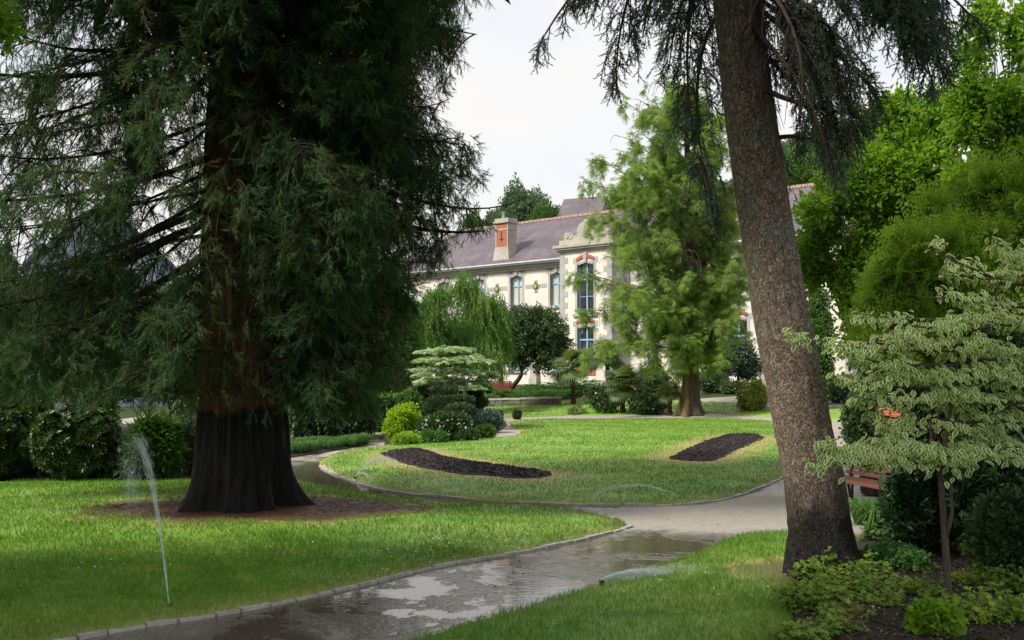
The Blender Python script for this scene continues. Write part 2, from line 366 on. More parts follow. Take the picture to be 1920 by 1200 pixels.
# ------------------------------------------------------------------ polygons on the ground
def poly_px(pts): return [tuple(G(x, y)[:2]) for x, y in pts]
def inside(poly, x, y):
    c = np.zeros(len(x), bool); n = len(poly)
    for i in range(n):
        x1, y1 = poly[i]; x2, y2 = poly[(i + 1) % n]
        if y1 == y2: continue
        k = (y1 > y) != (y2 > y); c ^= k & (x < (x2 - x1) * (y - y1) / (y2 - y1) + x1)
    return c
def edge_dist(poly, x, y, closed=True):
    d = np.full(len(x), 1e9); n = len(poly)
    for i in range(n if closed else n - 1):
        a = np.array(poly[i]); b = np.array(poly[(i + 1) % n]); ab = b - a; L = max((ab ** 2).sum(), 1e-9)
        t = np.clip(((x - a[0]) * ab[0] + (y - a[1]) * ab[1]) / L, 0, 1)
        d = np.minimum(d, np.hypot(x - a[0] - t * ab[0], y - a[1] - t * ab[1]))
    return d
def refine(poly, step, closed=True):
    out = []; n = len(poly)
    for i in range(n if closed else n - 1):
        a = np.array(poly[i]); b = np.array(poly[(i + 1) % n]); k = max(1, int(np.linalg.norm(b - a) / step))
        for j in range(k): out.append(tuple(a + (b - a) * j / k))
    if not closed: out.append(tuple(poly[-1]))
    return out
def smoothpoly(poly, it=2, closed=True):
    for _ in range(it):
        q = []; n = len(poly)
        rngi = range(n) if closed else range(n - 1)
        if not closed: q.append(poly[0])
        for i in rngi:
            a = np.array(poly[i]); b = np.array(poly[(i + 1) % n]); q += [tuple(a * .75 + b * .25), tuple(a * .25 + b * .75)]
        if not closed: q.append(poly[-1])
        poly = q
    return poly
def sheet(name, poly, step, zf, mat, varyf=None, rimf=None, parent=None, kind='structure', skirt=.12, sm=True):
    """a sheet over a ground polygon, cut to its outline, its edge turned down into the ground"""
    poly = refine(poly, step * 1.2); xs = [p[0] for p in poly]; ys = [p[1] for p in poly]
    gx, gy = np.meshgrid(np.arange(min(xs), max(xs), step), np.arange(min(ys), max(ys), step)); gx = gx.ravel(); gy = gy.ravel()
    gx = gx + rng.uniform(-.2, .2, len(gx)) * step; gy = gy + rng.uniform(-.2, .2, len(gy)) * step
    k = inside(poly, gx, gy); gx = gx[k]; gy = gy[k]; k = edge_dist(poly, gx, gy) > step * .5; gx = gx[k]; gy = gy[k]
    n = len(poly); vin = [Vector(p) for p in poly] + [Vector((float(a), float(b))) for a, b in zip(gx, gy)]
    vo, _, fo, _, _, _ = geometry.delaunay_2d_cdt(vin, [(i, (i + 1) % n) for i in range(n)], [], 1, 1e-5)
    X = np.array([v[0] for v in vo]); Y = np.array([v[1] for v in vo]); Z = zf(X, Y)
    f = np.array([t for t in fo if len(t) == 3]); V = np.stack([X, Y, Z], 1)
    # face upward
    a, b, c = V[f[:, 0]], V[f[:, 1]], V[f[:, 2]]; up = ((b - a)[:, 0] * (c - a)[:, 1] - (b - a)[:, 1] * (c - a)[:, 0]) > 0
    f[~up] = f[~up][:, ::-1]
    va = varyf(X, Y) if varyf else np.full(len(X), .5); ri = rimf(X, Y) if rimf else np.zeros(len(X))
    # skirt
    ed = {}
    for t in f:
        for i in range(3):
            e = (int(t[i]), int(t[(i + 1) % 3])); ed[tuple(sorted(e))] = None if tuple(sorted(e)) in ed else e
    be = [e for e in ed.values() if e is not None]
    mb = MB()
    if be and skirt:
        idx = sorted({i for e in be for i in e}); mp_ = {i: len(V) + j for j, i in enumerate(idx)}
        V = np.concatenate([V, V[idx] - [0, 0, skirt]]); va = np.concatenate([va, va[idx]]); ri = np.concatenate([ri, ri[idx]])
        q = np.array([[b_, a_, mp_[a_], mp_[b_]] for a_, b_ in be]); mb.add(V, [f, q], va, ri)
    else: mb.add(V, [f], va, ri)
    o = mb.build(name, mat, parent, sm=sm)
    if kind: o['kind'] = kind
    return o

L1 = [(1183, 990), (1150, 1000), (1100, 1012), (1030, 1028), (960, 1042), (880, 1056), (800, 1070), (720, 1090), (640, 1110), (545, 1131), (450, 1150), (360, 1167), (270, 1180), (200, 1192), (120, 1206), (0, 1230),
      (-120, 1260), (-700, 1300), (-900, 1000), (-500, 905), (-150, 905), (0, 905), (200, 902), (350, 900), (480, 899), (555, 901), (602, 912), (640, 920), (695, 929), (740, 937), (790, 942), (870, 946), (940, 948), (1015, 951), (1090, 960), (1150, 972)]
L2 = [(600, 1262), (720, 1225), (800, 1200), (880, 1173), (960, 1150), (1050, 1122), (1130, 1100), (1220, 1072), (1310, 1045), (1350, 1022), (1390, 1008), (1430, 1003), (1500, 1000), (1590, 1000), (1610, 1010), (1600, 1052), (1520, 1082), (1494, 1110), (1490, 1150), (1484, 1210), (1480, 1300), (1440, 1330), (700, 1330)]
L3 = [(598, 866), (601, 874), (615, 884), (640, 895), (665, 904), (702, 916), (740, 924), (790, 930), (870, 937), (940, 942), (1015, 946), (1150, 950), (1280, 949), (1350, 941), (1410, 924), (1460, 901), (1500, 880), (1540, 850), (1562, 825), (1560, 808),
      (1500, 795), (1400, 787), (1340, 783), (1250, 785), (1060, 787), (975, 789), (950, 794), (955, 800), (970, 806), (979, 812), (972, 817), (940, 822), (894, 825), (783, 831), (700, 839), (650, 847), (615, 857)]
L4 = [(870, 782), (930, 781), (975, 783), (1060, 780), (1250, 777), (1330, 775), (1400, 780), (1500, 787), (1600, 792), (1760, 797), (1760, 766), (1590, 764), (1450, 764), (1380, 757), (1300, 752), (1150, 752), (1050, 755), (930, 761), (880, 768)]
BED1 = [(712, 857), (750, 853), (795, 850), (804, 855), (840, 867), (915, 881), (990, 890), (1030, 896), (1036, 901), (1010, 906), (977, 908), (902, 901), (840, 893), (765, 880), (738, 869)]
BED2 = [(1250, 869), (1310, 840), (1360, 822), (1437, 825), (1410, 838), (1335, 873), (1290, 873)]
RS = [(1480, 1300), (1486, 1210), (1492, 1150), (1497, 1110), (1522, 1084), (1602, 1054), (1612, 1012), (1640, 985), (1700, 955), (1760, 925), (1830, 915), (2350, 905), (2600, 1300)]
LS = [(-900, 903), (-150, 903), (0, 903), (200, 900), (350, 898), (450, 885), (545, 860), (560, 857), (600, 851), (650, 842), (692, 832), (690, 822), (650, 816), (500, 800), (-900, 790)]
MS = [(722, 835), (780, 830), (895, 824), (908, 821), (942, 806), (951, 797), (945, 790), (870, 784), (740, 800), (716, 815)]
W = {k: poly_px(v) for k, v in dict(L1=L1, L2=L2, L3=L3, L4=L4, BED1=BED1, BED2=BED2, RS=RS, LS=LS, MS=MS).items()}
W['L1'] = smoothpoly(W['L1'], 1); W['L3'] = smoothpoly(W['L3'], 2); W['L2'] = smoothpoly(W['L2'], 1)
SEQ = G(452, 958); FIR = np.array([3.16, 10.0, 0.])

# base terrain reaching the horizon, plus the hill behind the school
def ground_z(x, y):
    z = height(x, y) - .03
    s = BN[0] * (x - BO[0]) + BN[1] * (y - BO[1])
    return z + 19 * smoothstep_(-s, 14, 46) * (.75 + .25 * np.sin(x * .03))
def smoothstep_(v, a, b): return smooth((v - a) / (b - a))
gx = np.concatenate([np.linspace(-600, -40, 15), np.arange(-38, 60, 1.5), np.linspace(62, 600, 15)]); gy = np.concatenate([np.linspace(-300, -8, 10), np.arange(-6, 90, 1.5), np.linspace(92, 900, 40)])
XX, YY = np.meshgrid(gx, gy); mb = MB(); nx = len(gx)
ii = (np.arange(len(gy) - 1)[:, None] * nx + np.arange(nx - 1)[None]).ravel()
mb.add(np.stack([XX.ravel(), YY.ravel(), ground_z(XX.ravel(), YY.ravel())], 1), np.stack([ii, ii + 1, ii + nx + 1, ii + nx], 1))
M['rough_ground'] = plain('rough_ground', (.035, .055, .02), .9, .1, .4, 1.5, bmp=.3)
tag(mb.build('ground', M['rough_ground'], sm=True), kind='structure')

# path
JUN = G(1180, 985)[:2]
def wetness(x, y):
    w = np.full(len(x), .30)
    px = 960 + F * x / y
    w = w + .40 * smooth((13.2 - y) / 1.5) * smooth((6. - x) / 3)
    w = w + .35 * np.exp(-(((x - 1.7) / 1.0) ** 2 + ((y - 12.0) / .8) ** 2))
    w = w - .55 * np.exp(-(((x - 3.2) / 2.2) ** 2 + ((y - 14.3) / 1.25) ** 2))
    w = w + .12 * np.exp(-(((x + .5) / 1.5) ** 2 + ((y - 9.2) / 1.1) ** 2))
    # flooded bend by the giant trunk and the runnel below the middle lawn
    for (cx_, cy_, sx, sy) in ((650, 890, 1.4, 3.0), (590, 900, 1.2, 2.5), (760, 931, .9, .8), (690, 926, .8, .9), (1000, 949, 2.0, .35), (850, 940, 1.2, .4)):
        g = G(cx_, cy_); w = w + .85 * np.exp(-(((x - g[0]) / sx) ** 2 + ((y - g[1]) / sy) ** 2))
    g = G(705, 820); w = w + .8 * np.exp(-(((x - g[0]) / 1.) ** 2 + ((y - g[1]) / 2.) ** 2))
    w = w - .25 * smooth((y - 24) / 8)
    return np.clip(w, 0, 1.2)
PATHP = [(-14, 5.2), (16, 5.2), (26, 20), (30, 44), (12, 47), (-4, 47), (-16, 44), (-16, 20)]
sheet('garden_path', PATHP, .22, lambda x, y: height(x, y) + .004 + .006 * noise2(x, y, 1.2, 5), M['path'], varyf=wetness, skirt=.03)

# lawns
def dryness(x, y):
    x = np.asarray(x); d = np.zeros(len(x))
    for b in ('BED1', 'BED2'):
        d = np.maximum(d, 1.15 * np.clip(1 - edge_dist(W[b], x, y) / .75, 0, 1))
    for b in ('L3', 'L1'): d = np.maximum(d, .45 * np.clip(1 - edge_dist(W[b], x, y) / .45, 0, 1))
    d = d + .12 * smooth((noise2(x, y, .35, 9, 3) - .5) / .2) * (y > 15)
    r = np.hypot((x - SEQ[0] - .35) / 2.35, (y - SEQ[1] + .3) / 1.35) + (noise2(x, y, 1.4, 3, 4) - .5) * 1.0
    dirt = np.clip((1.15 - r) / .28, 0, 1)
    r2 = np.hypot((x - FIR[0]) / .9, (y - FIR[1]) / .8) + (noise2(x, y, 2.2, 4, 3) - .5) * .6
    dirt = np.maximum(dirt, .7 * np.clip((1.0 - r2) / .3, 0, 1))
    g = G(1290, 782); r3 = np.hypot((x - g[0]) / 1.9, (y - g[1] + .3) / 1.0) + (noise2(x, y, 2.2, 4, 3) - .5) * .6
    dirt = np.maximum(dirt, np.clip((1.0 - r3) / .3, 0, 1))
    return np.where(dirt > .02, 1 + dirt, np.clip(d, 0, 1))
def lawnz(poly, base=.045, dome=.05, x=None):
    def f(x, y):
        d = edge_dist(poly, x, y); return height(x, y) + base * smooth(d / .12 + .35) + dome * smooth(d / 2.5) + .03 * (noise2(x, y, .8, 8, 2) - .5)
    return f
ZF = {}
for k, nm in (('L1', 'lawn'), ('L2', 'lawn'), ('L3', 'lawn'), ('L4', 'lawn')):
    ZF[k] = lawnz(W[k]); sheet(nm, W[k], .3 if k in ('L1', 'L2') else .5, ZF[k], M['lawn'], rimf=dryness, skirt=.1)
for k in ('RS', 'LS', 'MS'):
    ZF[k] = (lambda kk: (lambda x, y: height(x, y) + .02 + .05 * smooth(edge_dist(W[kk], x, y) / .4) + .04 * noise2(x, y, 3, 2, 3)))(k)
    sheet('planting_soil', W[k], .25 if k == 'RS' else .5, ZF[k], M['soil'], skirt=.08)

# flower beds: dug soil with clods
def lawn_z3(x, y): return ZF['L3'](np.atleast_1d(x), np.atleast_1d(y))
for k, lab in (('BED1', 'long empty flower bed of dark dug soil curving across the left of the middle lawn'), ('BED2', 'short slanting empty bed of dark dug soil on the right of the middle lawn')):
    c = np.mean(W[k], axis=0); e_o = empty('flower_bed', on(c[0], c[1], .05), lab, 'flower bed', 'empty flower beds cut in the middle lawn')
    jp = [(p[0] + rng.uniform(-.09, .09), p[1] + rng.uniform(-.09, .09)) for p in refine(W[k], .25)]
    zf = lambda x, y, k=k: ZF['L3'](x, y) + .012 + .055 * smooth(edge_dist(W[k], x, y) / .35) + .085 * (noise2(x, y, 3.2, 6, 4) - .35) * smooth(edge_dist(W[k], x, y) / .3)
    sheet('soil', jp, .12, zf, M['bed_soil'], parent=e_o, kind=None, skirt=.05, sm=False)
    # loose clods as one uncountable part
    A = np.array(W[k]); pts = rng.uniform(A.min(0), A.max(0), (5200, 2)); pts = pts[inside(W[k], pts[:, 0], pts[:, 1])]
    z = zf(pts[:, 0], pts[:, 1]); cl = MB(); s_ = rng.uniform(.01, .035, len(pts))
    octv = np.array([[1, 0, 0], [-1, 0, 0], [0, 1, 0], [0, -1, 0], [0, 0, .7], [0, 0, -.7]], float); octf = np.array([[0, 2, 4], [2, 1, 4], [1, 3, 4], [3, 0, 4], [2, 0, 5], [1, 2, 5], [3, 1, 5], [0, 3, 5]])
    cl.scatter((octv, [octf], np.zeros(6)), frames(rdir(len(pts)), s_), np.stack([pts[:, 0], pts[:, 1], z + .006], 1), rnd(0, 1, len(pts)))
    tag(cl.build('clods', M['clod'], e_o), kind='stuff')

# stone edging
def kerb(name, px, step=.26, closed=False, w=.075, h=.035):
    pl = refine(smoothpoly(poly_px(px), 2, False), .04, False); pl = np.array(pl); d = np.concatenate([[0], np.cumsum(np.linalg.norm(np.diff(pl, axis=0), axis=1))])
    mb = MB(); t = 0
    while t + step < d[-1]:
        st = step * rng.uniform(.7, 1.25); a = np.array([np.interp(t, d, pl[:, 0]), np.interp(t, d, pl[:, 1])]); b = np.array([np.interp(t + st - .012, d, pl[:, 0]), np.interp(t + st - .012, d, pl[:, 1])])
        dr = b - a; L = np.linalg.norm(dr); dr = dr / max(L, 1e-6); nn = np.array([-dr[1], dr[0]]); mm = np.array([[dr[0], nn[0], 0], [dr[1], nn[1], 0], [0, 0, 1]])
        hh = h + rng.uniform(-.012, .012); ww = w * rng.uniform(.85, 1.1); z0 = float(height(a[0], a[1]))
        V = np.array([[0, -ww / 2, -.05], [L, -ww / 2, -.05], [L, ww / 2, -.05], [0, ww / 2, -.05], [.004, -ww / 2 + .006, hh], [L - .004, -ww / 2 + .006, hh + rng.uniform(-.006, .006)], [L - .004, ww / 2 - .006, hh], [.004, ww / 2 - .006, hh]])
        V = V @ mm.T + [a[0], a[1], z0]
        mb.add(V, np.array([[4, 5, 6, 7], [0, 1, 5, 4], [1, 2, 6, 5], [2, 3, 7, 6], [3, 0, 4, 7]]), rng.uniform()); t += st
    return tag(mb.build(name, M['kerb_stone']), kind='structure')
kerb('stone_kerb', [(1183, 989), (1150, 1000), (1100, 1012), (1030, 1028), (960, 1042), (880, 1056), (800, 1070), (720, 1090), (640, 1110), (545, 1131), (450, 1150), (360, 1167), (270, 1180), (200, 1192), (120, 1206), (0, 1230)])
kerb('stone_kerb', [(600, 874), (615, 885), (640, 896), (665, 905), (702, 917), (740, 925), (790, 931), (870, 938), (940, 943), (1015, 947), (1150, 951), (1280, 950), (1350, 942), (1410, 925), (1460, 902), (1500, 881), (1540, 851)], .4)
kerb('stone_kerb', [(715, 934), (790, 943), (870, 947), (940, 949), (1015, 952), (1090, 961), (1150, 973), (1175, 983)], .35, h=.03)

# grass blades
def grass(name, k, n_per, hgt, wid, ymin, ymax, xr=(-9, 14), patch=0.):
    A = np.array(W[k]); lo = np.maximum(A.min(0), [xr[0], ymin]); hi = np.minimum(A.max(0), [xr[1], ymax]); n = int(n_per * (hi[0] - lo[0]) * (hi[1] - lo[1]))
    p = rng.uniform(lo, hi, (n, 2)); q = np.abs(p[:, 0]) < p[:, 1] * .56 + .5; p = p[q]
    p = p[inside(W[k], p[:, 0], p[:, 1])]
    dr = dryness(p[:, 0], p[:, 1]); keep = rng.uniform(size=len(p)) > np.clip(dr - 1, 0, 1) * 1.25 + .25 * np.clip(dr, 0, 1) * (dr <= 1)
    for b in ('BED1', 'BED2'):
        if k == 'L3': keep &= ~inside(W[b], p[:, 0], p[:, 1])
    keep &= rng.uniform(size=len(p)) < .35 + 1.3 * noise2(p[:, 0], p[:, 1], 3.1, 21, 2)
    p = p[keep]; dr = dr[keep]; n = len(p); z = ZF[k](p[:, 0], p[:, 1]) - .004
    ax = nrm(np.stack([rng.normal(0, .38, n), rng.normal(0, .38, n), np.ones(n)], 1)); sc = hgt * rng.uniform(.5, 1.25, n) * (.65 + .7 * noise2(p[:, 0], p[:, 1], 1.1, 31, 2))
    mb = MB(); mb.scatter(t_blade(1, wid / hgt), frames(ax, sc), np.stack([p[:, 0], p[:, 1], z], 1), np.clip(.5 * rng.uniform(0, 1, n) + .5 * noise2(p[:, 0], p[:, 1], 1.7, 41, 2) + (rng.uniform(size=n) > .97) * .4, 0, 1))
    mb.a = mb.a; mb.b = [np.repeat(np.where(dr > 1, .25, dr), 5)]
    return tag(mb.build(name, M['grass_blade']), kind='stuff')
QG = 1.0
grass('grass', 'L2', 2600 * QG, .055, .0055, 7.3, 14)
grass('grass', 'L1', 1900 * QG, .055, .007, 7.3, 11.5)
grass('grass', 'L1', 1000 * QG, .055, .010, 11.5, 20)
grass('grass', 'L3', 650 * QG, .04, .010, 15, 24)
grass('grass', 'L3', 280 * QG, .045, .015, 24, 44)
grass('grass', 'L4', 90 * QG, .06, .03, 40, 56)
# daisies in the left lawn
dz = []
for (cx_, cy_, s_, n_) in ((760, 1055, 60, 60), (880, 1030, 70, 70), (600, 1085, 60, 30), (930, 1045, 120, 40), (500, 1050, 150, 40), (200, 1090, 150, 26), (1250, 1130, 120, 24), (1330, 1090, 80, 12)):
    for i in range(n_):
        x, y = rng.normal(cx_, s_), rng.normal(cy_, 10); g = G(x, y); k = 'L1' if cx_ < 1100 else 'L2'
        if inside(W[k], np.array([g[0]]), np.array([g[1]]))[0]: dz.append([g[0], g[1], float(ZF[k](g[:1], g[1:2])[0]) + .05])
dz = np.array(dz); an = np.arange(8) * math.pi / 4
disc = (np.stack([np.cos(an), np.sin(an), 0 * an + .1], 1), [np.array([list(range(8))])], np.zeros(8))
mb = MB(); ax = nrm(rng.normal(0, .3, (len(dz), 3)) + [0, 1, 0]); mb.scatter(disc, frames(ax, rnd(.006, .011, len(dz)), up=(0, -.25, 1)), dz, rnd(0, 1, len(dz)))
tag(mb.build('daisies', M['petal_white']), kind='stuff')
# needle litter and twigs round the giant trunk
n = 5200; a = rnd(0, 6.283, n); r = np.sqrt(rnd(.05, 1, n)); px_ = SEQ[0] + .35 + 2.5 * r * np.cos(a); py_ = SEQ[1] - .3 + 1.5 * r * np.sin(a)
k = inside(W['L1'], px_, py_); px_ = px_[k]; py_ = py_[k]; z = ZF['L1'](px_, py_) + .008; n = len(px_)
ax = nrm(np.stack([rng.normal(size=n), rng.normal(size=n), rng.normal(0, .12, n)], 1)); mb = MB()
mb.scatter(t_plume(1, 3, .3, .06), frames(ax, rnd(.04, .12, n)), np.stack([px_, py_, z], 1), rnd(0, 1, n))
tag(mb.build('needle_litter', M['litter']), kind='stuff')
# ------------------------------------------------------------------ building materials
def wallmat():
    m, n, l, p, o = newmat('render_wall'); a = texnoise(n, l, .9, 5, .65, sc3=(1, 1, .35)); b = texnoise(n, l, 14, 4, .7)
    c = ramp(n, l, a.outputs[0], [(.3, (.54, .50, .44)), (.55, (.69, .65, .59)), (.8, (.60, .56, .50))]).outputs[0]
    c = mixc(n, l, .18, c, ramp(n, l, b.outputs[0], [(.3, (.45, .42, .38)), (.6, (.8, .77, .7))]).outputs[0])
    l.new(c, p.inputs['Base Color']); p.inputs['Roughness'].default_value = .9; bump(n, l, b.outputs[0], p, .3, .02); return m
M['wall'] = wallmat()
def stonemat(name, c1, c2, c3):
    m, n, l, p, o = newmat(name); a = texnoise(n, l, 5, 6, .75); b = texnoise(n, l, 1.2, 3, .6)
    c = ramp(n, l, a.outputs[0], [(.3, c1), (.5, c2), (.72, c3)]).outputs[0]
    c = mixc(n, l, .4, c, ramp(n, l, b.outputs[0], [(.35, c1), (.65, c3)]).outputs[0])
    c = mixc(n, l, 1.0, c, ramp(n, l, attr(n, 'vary'), [(0, (.93, .93, .93)), (1, (1.05, 1.04, 1.02))]).outputs[0], 'MULTIPLY')
    l.new(c, p.inputs['Base Color']); p.inputs['Roughness'].default_value = .9; bump(n, l, a.outputs[0], p, .25, .01); return m
M['stone'] = stonemat('granite', (.30, .29, .29), (.38, .37, .36), (.46, .45, .43))
M['lichen_stone'] = stonemat('lichen_stone', (.26, .245, .21), (.38, .36, .31), (.50, .475, .42))
M['dark_stone'] = stonemat('dark_stone', (.05, .05, .04), (.12, .11, .09), (.22, .2, .17))
M['gutter'] = plain('gutter', (.40, .40, .42), .5, .4, .15, 4)
M['blue'] = plain('blue_paint', (.24, .44, .66), .45, .4, .12, 5)
M['brick'] = plain('brick', (.36, .13, .085), .85, .2, .35, 12)
M['ridge'] = plain('ridge_tile', (.40, .27, .22), .85, .2, .3, 6)
M['metal'] = plain('metal', (.35, .38, .40), .4, .5, .1, 5, metal=.6)
M['iron'] = plain('iron', (.015, .015, .016), .45, .5, .2, 8)
M['green_tile'] = plain('green_tile', (.32, .42, .10), .3, .5, .2, 8)
M['dark_tile'] = plain('dark_tile', (.06, .06, .03), .4, .5, .2, 8)
M['white_paint'] = plain('white_paint', (.72, .74, .76), .5, .4, .06, 5)
def slatemat():
    m, n, l, p, o = newmat('slate'); a = texnoise(n, l, .45, 5, .65, .5); b = texnoise(n, l, 9, 4, .8); s = texnoise(n, l, 26, 2, .5)
    br = n.new('ShaderNodeTexBrick'); t = n.new('ShaderNodeTexCoord'); sp = n.new('ShaderNodeSeparateXYZ'); l.new(t.outputs['Object'], sp.inputs[0])
    cb = n.new('ShaderNodeCombineXYZ'); l.new(sp.outputs[0], cb.inputs[0]); l.new(math_(n, l, 'MULTIPLY', sp.outputs[2], 1.6), cb.inputs[1]); l.new(cb.outputs[0], br.inputs['Vector'])
    br.inputs['Scale'].default_value = 1; br.inputs['Brick Width'].default_value = .26; br.inputs['Row Height'].default_value = .2; br.inputs['Mortar Size'].default_value = .012; br.inputs['Mortar Smooth'].default_value = .3
    br.inputs['Color1'].default_value = (.8, .8, .8, 1); br.inputs['Color2'].default_value = (1.15, 1.12, 1.1, 1); br.inputs['Mortar'].default_value = (.5, .5, .5, 1)
    c = ramp(n, l, a.outputs[0], [(.3, (.075, .062, .082)), (.55, (.115, .095, .118)), (.75, (.18, .155, .17))]).outputs[0]
    c = mixc(n, l, 1, c, br.outputs['Color'], 'MULTIPLY'); c = mixc(n, l, ramp(n, l, b.outputs[0], [(.6, (0, 0, 0)), (.75, (.4, .4, .4))]).outputs[0], c, (.3, .27, .24))
    c = mixc(n, l, ramp(n, l, s.outputs[0], [(.735, (0, 0, 0)), (.75, (1, 1, 1))]).outputs[0], c, (.5, .47, .46))
    l.new(c, p.inputs['Base Color']); p.inputs['Roughness'].default_value = .6; bump(n, l, br.outputs['Fac'], p, .4, .02); return m
M['slate'] = slatemat()
def glassmat(name, c, c2):
    m, n, l, p, o = newmat(name); a = texnoise(n, l, 1.1, 3, .5)
    l.new(ramp(n, l, a.outputs[0], [(.4, c), (.65, c2)]).outputs[0], p.inputs['Base Color']); p.inputs['Roughness'].default_value = .06; p.inputs['Specular IOR Level'].default_value = .8
    return m
M['cream_glass'] = glassmat('cream_glass', (.55, .46, .33), (.62, .52, .38)); M['dark_glass'] = glassmat('dark_glass', (.02, .02, .025), (.07, .055, .05))  # upper-floor panes have a mottled cream base colour, the others a dark one

# ------------------------------------------------------------------ the school
TH = math.atan2(BD[1], BD[0])
school = empty('school_building', (BO[0], BO[1], 0), 'long cream rendered school with purple slate roof and granite trim behind the garden trees', 'building', rz=TH)
ZG, ZE, ZR, DEP = .55, 9.1, 13.1, 5.5
TL, TR = -19.0, 30.0
def part(name, mb, mat, parent=None, sm=False): return mb.build(name, mat, parent or school, sm, local=True)
def wall_open(mb, x0, x1, y0, y1, z0, z1, ops):
    xs = sorted({x0, x1, *[o[0] for o in ops], *[o[1] for o in ops]})
    for a, b in zip(xs[:-1], xs[1:]):
        oo = sorted([(o[2], o[3]) for o in ops if o[0] < (a + b) / 2 < o[1]]); z = z0
        for (c, d) in oo:
            if c > z: mb.box(a, b, y0, y1, z, c)
            z = d
        if z < z1: mb.box(a, b, y0, y1, z, z1)
up_w = [(-14.7 + 3.6 * i) for i in range(5)] + [9.6 + 3.6 * i for i in range(5)]           # window centres: upper and ground floors
up_w = [t for t in up_w]
ops = []
for t in up_w: ops += [(t - .55, t + .55, 6.25, 8.45), (t - .62, t + .62, 1.95, 4.9)]
mb = MB(); wall_open(mb, TL, 1.02, 0, .45, ZG - .6, ZE, [o for o in ops if o[1] < 1]); wall_open(mb, 5.15, TR, 0, .45, ZG - .6, ZE, [o for o in ops if o[0] > 5])
mb.box(TL, TL + .45, .45, 11, ZG - .6, ZE); mb.box(TR - .45, TR, .45, 11, ZG - .6, ZE); mb.box(TL + .45, TR - .45, 10.6, 11, ZG - .6, ZE)
mb.box(TL + .45, TR - .45, 1.6, 1.7, ZG, ZE - .1)
part('wall', mb, M['wall'])
# projecting bay
BW0, BW1, BP = 1.02, 5.15, -1.2
mb = MB(); wall_open(mb, BW0, BW1, BP, BP + .4, ZG - .6, 9.55, [(2.43, 3.75, 5.55, 8.75), (2.43, 3.75, 2.5, 4.75)])
mb.box(BW0, BW0 + .4, BP + .4, .0, ZG - .6, 9.55); mb.box(BW1 - .4, BW1, BP + .4, .0, ZG - .6, 9.55)
part('bay_wall', mb, M['wall'])
# window maker: frame with mullion and transom, pane as sub-part
def window(x, w, z0, z1, yf, glass, tr=.68, mull=True, fw=.09):
    a, b = x - w / 2, x + w / 2; mb = MB(); y0, y1 = yf, yf + .09; zt = z0 + (z1 - z0) * tr
    mb.box(a, a + fw, y0, y1, z0, z1); mb.box(b - fw, b, y0, y1, z0, z1); mb.box(a + fw, b - fw, y0, y1, z0, z0 + fw); mb.box(a + fw, b - fw, y0, y1, z1 - fw, z1)
    if mull: mb.box(x - .05, x + .05, y0 - .012, y1, z0 + fw, z1 - fw)
    for s0, s1 in ((a + fw, x - .05), (x + .05, b - fw)): mb.box(s0, s1, y0 - .006, y1, zt - .05, zt + .05)
    if z1 - z0 > 2.5:
        for s0, s1 in ((a + fw, x - .05), (x + .05, b - fw)): mb.box(s0, s1, y0 + .02, y1, z0 + (zt - z0) * .5 - .02, z0 + (zt - z0) * .5 + .02)
    o = part('window', mb, M['blue']); g = MB(); g.box(a + .02, b - .02, y0 + .05, y0 + .065, z0 + .02, z1 - .02); part('pane', g, M[glass], o); return o
def arch_pts(a, b, z, rise, n=8): return [(a + (b - a) * i / n, z + rise * math.sin(math.pi * i / n)) for i in range(n + 1)]
def surround(x, w, z0, z1, yf, quoin=True):
    """granite window surround with stepped sides, brick arch, keystone and sill"""
    mb = MB(); pr = yf - .02; a, b = x - w / 2, x + w / 2
    nq = int((z1 - z0) / .42)
    for i in range(nq):
        e = .17; za = z0 + i * (z1 - z0) / nq; zb = z0 + (i + 1) * (z1 - z0) / nq
        mb.box(a - e, a, pr, yf + .3, za, zb, rng.uniform()); mb.box(b, b + e, pr, yf + .3, za, zb, rng.uniform())
    mb.box(a - .34, a + .06, pr, yf + .3, z1, z1 + .34); mb.box(b - .06, b + .34, pr, yf + .3, z1, z1 + .34)
    up = arch_pts(a + .06, b - .06, z1 - .12, .12)
    mb.prism(up + [(b - .06, z1 + .13), (a + .06, z1 + .13)], pr + .004, yf + .3)
    part('window_surround', mb, M['stone'])
    k = MB(); lo = arch_pts(a - .05, b + .05, z1 + .14, .2); hi = arch_pts(a - .05, b + .05, z1 + .34, .22)
    k.prism(lo + hi[::-1], pr - .05, pr + .06); part('brick_arch', k, M['brick'])
    k = MB(); k.prism([(x - .1, z1 + .02), (x + .1, z1 + .02), (x + .15, z1 + .68), (x - .15, z1 + .68)], pr - .08, pr + .05); part('keystone', k, M['stone'])
    k = MB(); k.box(a - .3, b + .3, pr - .12, yf + .05, z0 - .17, z0 - .006); part('window_sill', k, M['lichen_stone'])
for t in up_w:
    window(t, 1.1, 6.25, 8.45, .2, 'cream_glass'); surround(t, 1.1, 6.25, 8.45, 0)
    window(t, 1.24, 1.95, 4.9, .2, 'dark_glass'); surround(t, 1.24, 1.95, 4.9, 0)
window(3.09, 1.32, 5.55, 8.75, BP + .18, 'dark_glass'); surround(3.09, 1.32, 5.55, 8.75, BP)
window(3.09, 1.32, 2.5, 4.75, BP + .18, 'dark_glass', .62); surround(3.09, 1.32, 2.5, 4.75, BP)
